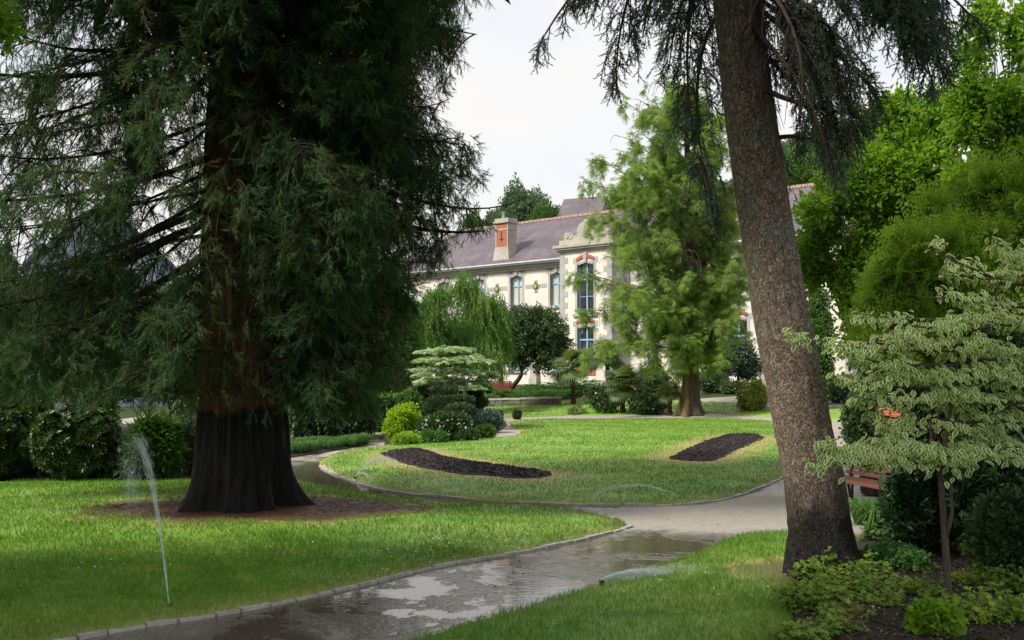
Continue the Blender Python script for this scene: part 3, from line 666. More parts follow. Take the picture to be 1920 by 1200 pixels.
# bay quoins, string course, tiles
def quoins(xc, side, y, z0, z1, mats='stone'):
    mb = MB(); z = z0; i = 0
    while z < z1:
        e = .62 if i % 2 else .36; h = min(.36, z1 - z); x0, x1 = (xc - .03, xc + e) if side > 0 else (xc - e, xc + .03)
        mb.box(x0, x1, y - .02, y + .12, z, z + h, rng.uniform()); z += h; i += 1
    return part('quoin', mb, M[mats])
quoins(BW0, 1, BP, ZG, 9.5); quoins(BW1, -1, BP, ZG, 9.5); quoins(TL, 1, 0, ZG, 9.0); quoins(TR, -1, 0, ZG, 9.0)
mb = MB(); z = ZG; i = 0
while z < 9.4:
    e = .6 if i % 2 else .35; mb.box(BW1 - .1, BW1 + .02, BP + .13, BP + .13 + e, z, z + .35); z += .36; i += 1
part('quoin', mb, M['stone'])
mb = MB()
edges = [TL] + [e for t in up_w if t < 1 for e in (t - .8, t + .8)] + [1.0]
for a, b in list(zip(edges[::2], edges[1::2])): mb = MB(); mb.box(a + .04, b - .04, -.012, .1, 7.5, 7.78); part('string_course', mb, M['stone'])
edges = [5.2] + [e for t in up_w if t > 5 for e in (t - .8, t + .8)] + [TR]
for a, b in list(zip(edges[::2], edges[1::2])): mb = MB(); mb.box(a + .04, b - .04, -.012, .1, 7.5, 7.78); part('string_course', mb, M['stone'])
mids = [(a + b) / 2 for a, b in zip(up_w[:-1], up_w[1:]) if b - a < 5]
for x in mids:
    mb = MB()
    for q in (-1, 0, 1): mb.box(x - .13 - (q == 0) * .16, x + .13 + (q == 0) * .16, -.05, .1, 7.64 + q * .27 - .135, 7.64 + q * .27 + .133)
    o = part('tile_plaque', mb, M['stone']); k = MB(); k.prism([(x, 7.33), (x + .26, 7.64), (x, 7.95), (x - .26, 7.64)], -.075, -.05); part('dark_lozenge', k, M['dark_tile'], o)
    k = MB(); k.prism([(x, 7.45), (x + .16, 7.64), (x, 7.83), (x - .16, 7.64)], -.1, -.078); part('green_lozenge', k, M['green_tile'], o)
# plinth course and pilasters between ground windows
mb = MB(); mb.box(TL, 1.0, -.07, .0, ZG - .6, 1.02); mb.box(5.18, TR, -.07, .0, ZG - .6, 1.02); mb.box(BW0 - .05, BW1 + .05, BP - .07, BP, ZG - .6, 1.35); part('plinth', mb, M['lichen_stone'])
for x in mids:
    mb = MB(); mb.box(x - .34, x + .34, -.38, -.004, .4, 1.45); mb.prism([(x - .3, 1.45), (x + .3, 1.45), (x + .25, 2.35), (x - .25, 2.35)], -.3, -.004); mb.box(x - .33, x + .33, -.34, -.004, 2.35, 2.5); part('pilaster_base', mb, M['lichen_stone'])
mb = MB(); mb.box(2.3, 3.9, BP - .03, BP + .02, 1.62, 2.28); part('brick_panel', mb, M['brick'])
for x in (2.75, 3.42):
    mb = MB(); mb.prism([(x - .24, .75), (x + .24, .75)] + arch_pts(x - .24, x + .24, 1.3, .2)[::-1], BP - .1, BP - .074); part('cellar_window', mb, M['white_paint'])
# cornice, gutter, roof
mb = MB(); mb.box(TL - .25, 1.0, -.28, .0, 8.95, 9.12); mb.box(5.2, TR + .25, -.28, .0, 8.95, 9.12); mb.box(TL - .2, 1.0, -.16, .0, 8.78, 8.95); mb.box(5.2, TR + .2, -.16, .0, 8.78, 8.95); part('cornice', mb, M['lichen_stone'])
mb = MB(); mb.prism([(-.5, 9.12), (-.08, 9.12), (-.08, 9.34), (-.55, 9.34), (-.6, 9.26)], TL - .3, 1.0)
V = np.concatenate(mb.v); V = V[:, [1, 0, 2]]; mb.v = [V]
part('gutter', mb, M['gutter'])
mb = MB(); mb.prism([(-.5, 9.12), (-.08, 9.12), (-.08, 9.34), (-.55, 9.34), (-.6, 9.26)], 5.2, TR + .3); V = np.concatenate(mb.v); mb.v = [V[:, [1, 0, 2]]]; part('gutter', mb, M['gutter'])
e0, e1 = -.42, 11.4; rl, rr_ = TL + 4.7, TR - 4.7; zt = 9.26
C = np.array([[TL - .3, e0, zt], [TR + .3, e0, zt], [TR + .3, e1, zt], [TL - .3, e1, zt], [rl, DEP, ZR], [rr_, DEP, ZR]])
mb = MB(); mb.add(C, [np.array([[0, 1, 5, 4], [2, 3, 4, 5]]), np.array([[1, 2, 5], [3, 0, 4]]), np.array([[3, 2, 1, 0]])]); roof = part('roof', mb, M['slate'])
mb = MB(); x = rl
while x < rr_:
    mb.box(x, x + .36, DEP - .14, DEP + .14, ZR - .06, ZR + .10 + rng.uniform(0, .02), rng.uniform()); x += .4
part('ridge_tile', mb, M['ridge'], roof)
mb = MB(); mb.tube([[TL - .3, e0, zt + .03], [rl, DEP, ZR + .05]], .09, 6); part('hip_tile', mb, M['ridge'], roof); mb = MB(); mb.tube([[TR + .3, e0, zt + .03], [rr_, DEP, ZR + .05]], .09, 6); part('hip_tile', mb, M['ridge'], roof)
def roofz(y): return zt + (ZR - zt) * (y - e0) / (DEP - e0)
mb = MB(); yk = 3.7; mb.prism([(-.35, roofz(yk) + .04), (.35, roofz(yk) + .04), (.35, roofz(yk) + .42), (-.35, roofz(yk) + .42)], yk - .4, yk + .5)
mb.v = [np.concatenate(mb.v) + [.7, 0, .1]]; sk = part('skylight', mb, M['dark_stone'], roof)
def chimney(x, y, full=True):
    mb = MB(); z0 = roofz(y) - .75
    mb.add(np.array([[x - .85, y - .55, z0], [x + .85, y - .55, z0], [x + .85, y + .7, z0], [x - .85, y + .7, z0], [x - .6, y - .42, z0 + 1.4], [x + .6, y - .42, z0 + 1.4], [x + .6, y + .5, z0 + 1.4], [x - .6, y + .5, z0 + 1.4]]),
           [np.array([[0, 1, 5, 4], [1, 2, 6, 5], [2, 3, 7, 6], [3, 0, 4, 7]])])
    for i in range(6):
        e = .22; za = z0 + 1.4 + i * .27
        mb.box(x - .6, x - .6 + e, y - .42, y + .5, za, za + .27, rng.uniform()); mb.box(x + .6 - e, x + .6, y - .42, y + .5, za, za + .27, rng.uniform())
    mb.box(x - .63, x + .63, y - .45, y + .53, z0 + 2.52, z0 + 2.62)
    o = part('chimney', mb, M['lichen_stone'], roof); zt_ = z0 + 3.02
    b = MB(); b.box(x - .5, x + .5, y - .425, y + .48, z0 + 1.2, z0 + 3.02); part('chimney_brick', b, M['brick'], school)
    c = MB(); c.box(x - .72, x + .72, y - .54, y + .62, zt_, zt_ + .14); c.box(x - .64, x + .64, y - .46, y + .54, zt_ + .14, zt_ + .34); part('chimney_cap', c, M['lichen_stone'], school)
    c = MB(); c.box(x - .04, x + .04, y - .44, y - .405, z0 + 1.75, z0 + 2.45); c.box(x - .16, x + .16, y - .437, y - .406, z0 + 1.85, z0 + 1.93); part('iron_tie', c, M['iron'], school)
    c = MB(); c.tube([[x - .3, y + .1, zt_ + .34], [x - .3, y + .1, zt_ + .8]], .1, 10); c.tube([[x - .3, y + .1, zt_ + .8], [x - .3, y + .1, zt_ + .86]], .16, 10); part('chimney_pot', c, M['metal'], school)
chimney(-5.6, .75); chimney(13.5, .75)
# bay cornice, blocking course and carved pediment
mb = MB(); mb.box(BW0 - .14, BW1 + .14, BP - .14, .3, 9.55, 9.68); mb.box(BW0 - .28, BW1 + .28, BP - .28, .3, 9.68, 9.8); mb.box(BW0 - .36, BW1 + .36, BP - .36, .3, 9.8, 9.98); part('bay_cornice', mb, M['lichen_stone'])
mb = MB(); mb.box(BW0 - .05, BW1 + .05, BP - .05, .3, 9.98, 10.32)
mb.prism([(1.9, 10.32), (4.28, 10.32), (4.0, 10.5), (3.78, 10.56), (3.78, 10.95)] + [(3.09 + .66 * math.cos(a), 10.95 + .45 * math.sin(a)) for a in np.linspace(0.15, math.pi - .15, 11)] + [(2.40, 10.95), (2.40, 10.56), (2.18, 10.5)], BP + .0, BP + .45)
mb.prism([(2.96, 11.39), (3.22, 11.39), (3.28, 11.48), (3.16, 11.56), (3.02, 11.56), (2.90, 11.48)], BP + .05, BP + .4)
part('pediment', mb, M['lichen_stone'])
for x, r in ((1.55, .26), (4.63, .26), (1.95, .17), (4.23, .17)):
    mb = MB(); mb.tube([[x, BP + .02, 10.32 + r * .9], [x, BP + .42, 10.32 + r * .9]], r, 14); mb.tube([[x, BP - .03, 10.32 + r * .9], [x, BP + .02, 10.32 + r * .9]], r * .5, 10); part('scroll', mb, M['lichen_stone'])
mb = MB(); N_ = 20; o1 = [(3.09 + .36 * math.cos(a), 10.88 + .44 * math.sin(a)) for a in np.linspace(0, 2 * math.pi, N_, endpoint=False)]; mb.prism(o1, BP - .1, BP - .002)
o1 = [(3.09 + .24 * math.cos(a), 10.88 + .31 * math.sin(a)) for a in np.linspace(0, 2 * math.pi, N_, endpoint=False)]; mb.prism(o1, BP - .16, BP - .1); mb.prism([(3.02, 10.7), (3.16, 10.7), (3.16, 11.06), (3.02, 11.06)], BP - .2, BP - .16); part('oval_cartouche', mb, M['lichen_stone'])
for x in (-18.3, .7, 5.6):
    mb = MB(); mb.tube([[x, -.1, ZG], [x, -.1, 9.1]], .05, 8); part('downpipe', mb, M['gutter'])

# low retaining wall in the back lawn
a = G(893, 764); b = G(1050, 760); dr = nrm(b - a); o = empty('stone_wall', a, 'low dark dry stone retaining wall along the back lawn below the fern bed', 'wall')
mb = MB(); t = 0; Lw = np.linalg.norm(b - a)
while t < Lw:
    st = rng.uniform(.3, .7); p = a + dr * t
    for r_ in range(2):
        mb.box(0, st - .02, -.15 - rng.uniform(0, .04), .2, -.1 + r_ * .22, .115 + r_ * .22, rng.uniform(), M=[[dr[0], -dr[1], 0], [dr[1], dr[0], 0], [0, 0, 1]], loc=p + [0, 0, 0])
    mb.box(-.01, st - .01, -.2, .24, .34, .41 + rng.uniform(0, .02), rng.uniform(), mi=1, M=[[dr[0], -dr[1], 0], [dr[1], dr[0], 0], [0, 0, 1]], loc=p); t += st
mb.build('stones', [M['dark_stone'], M['lichen_stone']], o)

# houses: blue-roofed one seen through the giant tree, and one on the hill
def house(x, y, z, w, d, h, rh, rz, label, wm, rm, wins):
    o = empty('house', (x, y, z), label, 'house', rz=rz)
    mb = MB(); mb.box(-w / 2, w / 2, -d / 2, d / 2, -5, h); mb.prism([(-w / 2, 0), (w / 2, 0), (0, rh)], -d / 2, d / 2)
    V = mb.v.pop(); V = V.copy(); V[:, 2] += h - .001; mb.v.append(V); mb.build('wall', wm, o, local=True)
    e = .4; s = rh / (w / 2); mb = MB()
    mb.prism([(-w / 2 - e, h - e * s), (0, h + rh), (w / 2 + e, h - e * s), (w / 2 + e, h - e * s + .2), (0, h + rh + .22), (-w / 2 - e, h - e * s + .2)], -d / 2 - e, d / 2 + e); mb.build('roof', rm, o, local=True)
    for (wx, wz) in wins:
        m1 = MB(); m1.box(wx - .5, wx + .5, -d / 2 - .05, -d / 2 + .02, wz, wz + 1.4); f = m1.build('window', M['blue'], o, local=True); m1 = MB(); m1.box(wx - .42, wx + .42, -d / 2 - .07, -d / 2 - .052, wz + .08, wz + 1.32); m1.build('pane', M['dark_glass'], f, local=True)
    return o
M['blue_slate'] = plain('blue_slate', (.13, .17, .25), .5, .4, .25, 6)
M['pale_wall'] = plain('pale_wall', (.36, .41, .46), .8, .2, .1, 2)
p = P(175, 560, 58); house(p[0], p[1], 3.2, 7, 9, 4.6, 3.2, .5, 'pale house with blue slate roof glimpsed through the hanging branches of the giant tree', M['pale_wall'], M['blue_slate'], [(-2, 1), (0.2, 1), (2.2, 1)])
p = P(1098, 392, 105); house(p[0], p[1], ground_z(p[0], p[1]) - 0, 4.2, 4.2, p[2] - float(ground_z(p[0], p[1])) - 1.4, 2.4, 1.1, 'grey roofed house on the wooded hill above the school ridge', M['pale_wall'], M['slate'], [(-1.2, 1.2), (1.2, 1.2)])

# ------------------------------------------------------------------ benches, posts, bin
M['red_wood'] = plain('red_wood', (.22, .055, .035), .5, .4, .3, 6, sc3=(1, 8, 8)); M['worn_wood'] = plain('worn_wood', (.17, .07, .05), .6, .4, .3, 6, sc3=(8, 1, 8))
M['coral'] = plain('coral', (.50, .15, .08), .5, .4, .15, 6)
def bench(loc, rz, label, mat, L=1.6):
    o = empty('park_bench', loc, label, 'bench', 'slatted park benches', rz)
    mb = MB()
    for i in range(5): mb.box(-L / 2, L / 2, -.28 + i * .1, -.28 + i * .1 + .075, .42 + .012 * abs(i - 2), .45 + .012 * abs(i - 2), rng.uniform())
    mb.build('seat', mat, o, local=True); mb = MB(); c, s = math.cos(.3), math.sin(.3)
    for i in range(6):
        zz = .50 + i * .075; yy = .23 + (zz - .45) * .34; mb.box(-L / 2, L / 2, 0, .028, 0, .06, rng.uniform(), M=[[1, 0, 0], [0, c, s], [0, -s, c]], loc=(0, yy, zz))
    mb.build('backrest', mat, o, local=True)
    for x in (-L / 2 + .13, L / 2 - .13):
        mb = MB(); mb.tube([[x, -.27, 0], [x, -.24, .2], [x, -.29, .4], [x, .0, .415], [x, .22, .42], [x, .29, .62], [x, .43, .97]], .022, 6); mb.tube([[x, .34, 0], [x, .24, .2], [x, .2, .41]], .022, 6); mb.tube([[x, -.25, .14], [x, 0, .23], [x, .27, .14]], .014, 6)
        mb.tube([[x, -.28, .42], [x, -.3, .6], [x, -.22, .66], [x, .1, .65], [x, .31, .66]], .016, 6); mb.build('leg', M['iron'], o, local=True)
    return o
g = G(1612, 966); bench(on(g[0] + .12, g[1] + .1), math.radians(-74), 'worn red slatted bench seen from its end beside the leaning conifer trunk', M['worn_wood'], 1.7)
g = G(935, 749); bench(g + [0, .5, .02], math.radians(8), 'red slatted bench at the back of the garden above the low stone wall', M['red_wood'], 1.55)
g = G(1673, 828); bench(g, math.radians(-12), 'bright coral red bench half hidden behind the variegated dogwood leaves', M['coral'], 1.7)
g = G(1598, 948); o = empty('metal_post', g, 'thin black metal post standing by the end of the worn red bench', 'post')
mb = MB(); mb.tube([[0, 0, -.1], [0, 0, .95]], .02, 8); mb.build('pole', M['iron'], o, local=True); mb = MB(); mb.tube([[0, 0, .95], [0, 0, .98], [0, 0, 1.02]], [.03, .034, .012], 8); mb.build('finial', M['iron'], o, local=True); mb = MB(); mb.tube([[0, 0, -.02], [0, 0, .05]], .045, 8); mb.build('foot', M['iron'], o, local=True)
g = G(1641, 930); o = empty('litter_bin', g, 'dark ribbed cylindrical litter bin just behind the worn red bench', 'bin')
mb = MB(); mb.tube([[0, 0, .04], [0, 0, .3], [0, 0, .78]], [.23, .25, .27], 28, lob=lambda a, t, p: 1 + .05 * np.sign(np.sin(a * 14))); mb.build('body', M['dark_bark'], o, local=True)
mb = MB(); mb.tube([[0, 0, .78], [0, 0, .8], [0, 0, .83]], [.29, .3, .27], 24); mb.build('rim', M['iron'], o, local=True); mb = MB(); mb.tube([[0, 0, 0], [0, 0, .04]], .17, 16); mb.build('base', M['iron'], o, local=True)
# ------------------------------------------------------------------ bark materials
def seqbark():
    m, n, l, p, o = newmat('sequoia_bark'); t = n.new('ShaderNodeTexCoord'); sp = n.new('ShaderNodeSeparateXYZ'); l.new(t.outputs['Object'], sp.inputs[0])
    a = texnoise(n, l, 7, 6, .7, .3, sc3=(1, 1, .10)); b = texnoise(n, l, 22, 4, .7, sc3=(1, 1, .16)); e = texnoise(n, l, 5, 3, .6)
    c = ramp(n, l, a.outputs[0], [(.33, (.035, .017, .012)), (.5, (.11, .05, .032)), (.7, (.19, .10, .065))]).outputs[0]
    c = mixc(n, l, .4, c, ramp(n, l, b.outputs[0], [(.35, (.03, .015, .01)), (.68, (.2, .11, .07))]).outputs[0])
    # soaked by the sprinkler up to a ragged line
    w = math_(n, l, 'ADD', sp.outputs[2], math_(n, l, 'MULTIPLY', e.outputs[0], .35)); w = math_(n, l, 'ADD', w, math_(n, l, 'MULTIPLY', math_(n, l, 'ABSOLUTE', math_(n, l, 'ADD', sp.outputs[0], .08)), -.22))
    mr = n.new('ShaderNodeMapRange'); mr.inputs[1].default_value = 1.58; mr.inputs[2].default_value = 1.66; mr.inputs[3].default_value = 1; mr.inputs[4].default_value = 0; l.new(w, mr.inputs[0])
    c = mixc(n, l, mr.outputs[0], c, ramp(n, l, b.outputs[0], [(.38, (.003, .0025, .003)), (.7, (.014, .011, .013))]).outputs[0]); p.inputs['Specular IOR Level'].default_value = .22
    l.new(c, p.inputs['Base Color']); l.new(ramp(n, l, mr.outputs[0], [(0, (.9, .9, .9)), (1, (.55, .55, .55))]).outputs[0], p.inputs['Roughness'])
    bump(n, l, math_(n, l, 'ADD', a.outputs[0], math_(n, l, 'MULTIPLY', b.outputs[0], .5)), p, 1.0, .08); return m
M['sequoia_bark'] = seqbark()
def firbark():
    m, n, l, p, o = newmat('fir_bark'); t = n.new('ShaderNodeTexCoord'); sp = n.new('ShaderNodeSeparateXYZ'); l.new(t.outputs['Object'], sp.inputs[0])
    wv = texnoise(n, l, 9, 4, .7); ad = n.new('ShaderNodeVectorMath'); ad.operation = 'MULTIPLY_ADD'; l.new(wv.outputs['Color'], ad.inputs[0]); ad.inputs[1].default_value = (.16, .16, .3); l.new(t.outputs['Object'], ad.inputs[2])
    mp = n.new('ShaderNodeMapping'); mp.inputs['Scale'].default_value = (1, 1, .5); l.new(ad.outputs[0], mp.inputs[0])
    v = n.new('ShaderNodeTexVoronoi'); v.feature = 'DISTANCE_TO_EDGE'; v.inputs['Scale'].default_value = 31; l.new(mp.outputs[0], v.inputs['Vector'])
    v2 = n.new('ShaderNodeTexVoronoi'); v2.inputs['Scale'].default_value = 31; l.new(mp.outputs[0], v2.inputs['Vector'])
    ed = ramp(n, l, v.outputs['Distance'], [(.0, (0, 0, 0)), (.09, (1, 1, 1))]).outputs[0]
    fi = texnoise(n, l, 40, 4, .7)
    c = ramp(n, l, v2.outputs['Color'], [(.1, (.23, .16, .12)), (.5, (.35, .255, .195)), (.9, (.50, .40, .32))]).outputs[0]
    c = mixc(n, l, .35, c, ramp(n, l, fi.outputs[0], [(.35, (.08, .055, .04)), (.65, (.36, .30, .25))]).outputs[0])
    c = mixc(n, l, math_(n, l, 'MULTIPLY_ADD', ed, .6, .4), (.05, .034, .026), c)
    li = texnoise(n, l, 3.4, 5, .7, .3); side = math_(n, l, 'MULTIPLY_ADD', sp.outputs[0], .0, 0)
    lm = ramp(n, l, li.outputs[0], [(.55, (0, 0, 0)), (.63, (1, 1, 1))]).outputs[0]
    lh = n.new('ShaderNodeMapRange'); lh.inputs[1].default_value = 1.6; lh.inputs[2].default_value = 3.0; l.new(sp.outputs[2], lh.inputs[0])
    c = mixc(n, l, math_(n, l, 'MULTIPLY', math_(n, l, 'MULTIPLY', lm, lh.outputs[0]), .62), c, (.24, .27, .21))
    e = texnoise(n, l, 2.4, 4, .7); w = math_(n, l, 'ADD', sp.outputs[2], math_(n, l, 'MULTIPLY', e.outputs[0], .9))
    mr = n.new('ShaderNodeMapRange'); mr.inputs[1].default_value = 1.05; mr.inputs[2].default_value = 1.55; mr.inputs[3].default_value = 1; mr.inputs[4].default_value = 0; l.new(w, mr.inputs[0])
    c = mixc(n, l, mr.outputs[0], c, mixc(n, l, 1.0, c, (.10, .10, .13), 'MULTIPLY')); p.inputs['Specular IOR Level'].default_value = .3; l.new(c, p.inputs['Base Color'])
    l.new(ramp(n, l, mr.outputs[0], [(0, (.85, .85, .85)), (1, (.38, .38, .38))]).outputs[0], p.inputs['Roughness'])
    bump(n, l, math_(n, l, 'ADD', ed, math_(n, l, 'MULTIPLY', fi.outputs[0], .5)), p, 1.0, .05); return m
M['fir_bark'] = firbark()
def mossbark():
    m, n, l, p, o = newmat('redwood_bark'); a = texnoise(n, l, 9, 5, .7, sc3=(1, 1, .14)); b = texnoise(n, l, 1.6, 3, .6, sc3=(1, 1, .4))
    c = ramp(n, l, a.outputs[0], [(.33, (.03, .02, .014)), (.52, (.085, .058, .038)), (.72, (.15, .105, .065))]).outputs[0]
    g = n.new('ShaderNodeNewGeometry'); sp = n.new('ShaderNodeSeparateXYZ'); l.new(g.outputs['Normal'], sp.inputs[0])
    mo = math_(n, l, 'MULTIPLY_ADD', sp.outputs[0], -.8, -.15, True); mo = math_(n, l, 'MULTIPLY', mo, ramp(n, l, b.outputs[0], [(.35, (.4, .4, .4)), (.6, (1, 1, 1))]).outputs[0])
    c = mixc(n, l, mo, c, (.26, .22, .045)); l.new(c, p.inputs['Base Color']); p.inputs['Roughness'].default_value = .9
    bump(n, l, a.outputs[0], p, 1, .08); return m
M['redwood_bark'] = mossbark()

# ------------------------------------------------------------------ growing helpers
def bez(a, b, c, d, n=12):
    t = np.linspace(0, 1, n)[:, None]; a, b, c, d = map(np.asarray, (a, b, c, d))
    return a * (1 - t) ** 3 + 3 * b * t * (1 - t) ** 2 + 3 * c * t * t * (1 - t) + d * t ** 3
def taper(r0, r1, n): return np.linspace(r0, r1, n)
def along(pts, s):
    """points and directions at fractions s of a polyline"""
    d = np.concatenate([[0], np.cumsum(np.linalg.norm(np.diff(pts, axis=0), axis=1))]); q = s * d[-1]
    p = np.stack([np.interp(q, d, pts[:, i]) for i in range(3)], 1); q2 = np.minimum(q + d[-1] * .02, d[-1]); p2 = np.stack([np.interp(q2, d, pts[:, i]) for i in range(3)], 1); p1 = np.stack([np.interp(q2 - d[-1] * .03, d, pts[:, i]) for i in range(3)], 1)
    return p, nrm(p2 - p1)
def blob_pts(ells, n, shell=.5, lump=.25, lf=2.2, gap=0., gf=1.5, seed=0):
    """points in the outer part of a set of lumpy ellipsoids (cx,cy,cz,rx,ry,rz)"""
    E = np.array(ells, float); w = E[:, 3] * E[:, 5] + E[:, 3] * E[:, 4]; i = rng.choice(len(E), n, p=w / w.sum()); d = rdir(n)
    rr = 1 - shell * rng.uniform(0, 1, n) ** 1.5; rr = rr * (1 + lump * (noise(d + i[:, None] * 3.3, lf, seed, 3) - .5) * 2)
    p = E[i, :3] + d * E[i, 3:] * rr[:, None]; o = nrm(d / E[i, 3:])
    k = np.ones(n, bool)
    if gap: k = noise(p, gf, seed + 5, 2) > gap
    cl = noise(p, 1.6, seed + 9, 2); v = np.clip(.55 * rng.uniform(0, 1, n) + .55 * (cl - .25) * 1.4, 0, 1)
    return p[k], o[k], v[k]
def leafy(mb, T, ells, n, size=(.8, 1.2), out=.7, up=.3, jit=.8, **kw):
    p, o, v = blob_pts(ells, n, **kw); ax = nrm(o * out + rng.normal(0, jit, o.shape) * .5 + [0, 0, up]); mb.scatter(T, frames(ax, rng.uniform(size[0], size[1], len(p))), p, v); return p
def ellpx(px, py, rx, ry, Y, depth=1.0):
    c = P(px, py, Y); k = Y / F; return (c[0], c[1], c[2], rx * k, rx * k * depth, ry * k)
def shrub(name, label, cat, x0, x1, ytop, ybase, mat, T, n, size=(.8, 1.2), lumps=4, depth=.8, group=None, stems=5, gap=0., up=.3, Y=None, shell=.55, lump=.3, jit=.8, extra=None):
    """a bush filling a box of the photograph: its foot stands on the ground there"""
    g = G((x0 + x1) / 2, ybase)
    if Y: g = on((((x0 + x1) / 2) - 960) / F * Y, Y)
    k = g[1] / F; w = (x1 - x0) * k / 2; h = (ybase - ytop) * k; e = empty(name, g, label, cat, group)
    if Y: h = CH + (HZ - ytop) * k - g[2]
    ells = [(g[0], g[1], g[2] + h * .48, w * .82, w * depth * .82, h * .5)]
    for i in range(lumps):
        a = rng.uniform(0, 6.28); r = rng.uniform(.3, .62); ells.append((g[0] + math.cos(a) * w * r, g[1] + math.sin(a) * w * depth * r, g[2] + h * rng.uniform(.4, .68), w * .42, w * .42 * depth, h * .36))
    mb = MB(); leafy(mb, T, ells, n, size, up=up, gap=gap, shell=shell, lump=lump, jit=jit, gf=2.5 / max(w, .3), seed=int(x0)); v = mb.v[-1]; v[:, 2] = np.maximum(v[:, 2], g[2] + .0)
    mb.build('leaves', mat, e)
    mb = MB()
    for i in range(stems):
        a = rng.uniform(0, 6.28); t = g + [math.cos(a) * w * .55, math.sin(a) * w * .5 * depth, h * .75]; mb.tube(bez(g + [0, 0, -.05], g + [0, 0, h * .3], (g + t) / 2 + [0, 0, h * .1], t, 7), taper(.018 + .012 * w, .006, 7), 5)
    mb.build('stems', M['twig'], e)
    return e, ells

rng = np.random.default_rng(8)
# ------------------------------------------------------------------ giant sequoia on the left
T_seq = merge([t_plume(.24, 20, .085, .0078, 3, .75, .2), xf(t_plume(.16, 12, .08, .0078, 4, .75), np.array([[.85, .5, 0], [-.5, .85, 0], [0, 0, 1]]), [0, .08, 0]), xf(t_plume(.16, 12, .08, .0078, 6, .75), np.array([[.85, -.5, 0], [.5, .85, 0], [0, 0, 1]]), [0, .05, 0])])
seq = empty('giant_sequoia', SEQ, 'giant sequoia with massive soaked black flared trunk and dark hanging foliage on the left lawn', 'tree')
zs = np.array([-.15, 0, .08, .2, .4, .7, 1.1, 1.5, 2.2, 3.2, 4.5, 6, 8, 11, 15, 22]); rs = np.array([1.06, .98, .90, .82, .755, .70, .66, .625, .60, .57, .53, .49, .46, .42, .33, .12])
zz = np.concatenate([np.linspace(-.15, 2.4, 46), np.linspace(2.45, 22, 110)]); path = np.stack([SEQ[0] + .04 * zz / 5 + 0 * zz, SEQ[1] + .0 * zz, SEQ[2] + zz], 1)
def seq_lob(a, t, pts):
    z = (pts[:, 2] - SEQ[2])[:, None] + 0 * a; u = np.stack([np.cos(a).ravel() * 1.0, np.sin(a).ravel(), (z * .10).ravel()], 1)
    rd = np.abs(noise(u, 7.0, 3, 2) - .5) * 2; rd = rd.reshape(a.shape); fl = np.exp(-np.maximum(z, 0) / .5)
    lobes = .14 * np.sin(a * 5 + 1.0) + .09 * np.sin(a * 9 + 2.) + .05 * np.sin(a * 3)
    fine = (noise(np.stack([np.cos(a).ravel(), np.sin(a).ravel(), (z * .05).ravel()], 1), 17., 8, 2).reshape(a.shape) - .5)
    return 1 + fl * lobes * 1.2 + .21 * (rd - .35) + .07 * fine
mb = MB(); mb.tube(path, np.interp(zz, zs, rs), 170, lob=seq_lob); mb.build('trunk', M['sequoia_bark'], seq, sm=True)
def seqR(z, a):
    """reach of the crown at a height, wider on the left than on the right"""
    Rr = np.interp(z, [0, 1.0, 1.3, 2, 2.8, 3.5, 3.8, 4.17, 4.7, 5.1, 5.5, 5.95, 6.7, 7.4, 9, 14, 22], [.6, 1.4, 1.9, 2.35, 2.5, 2.9, 3.15, 3.6, 4.25, 4.1, 3.3, 3.0, 3.3, 3.9, 4.1, 3.2, 1])
    Rl = np.interp(z, [0, 1.3, 1.9, 3, 9, 14, 22], [.8, 2.4, 4.6, 5.0, 5.0, 3.6, 1]); c = math.cos(a)
    R = Rr if c > 0 else Rr + (Rl - Rr) * min(1, -c * 1.6)
    f = max(0., -math.sin(a)); return R * (1 - .38 * f)
limb = MB(); spr = MB(); LP_, LA_, LV_ = [], [], []
NL = 205
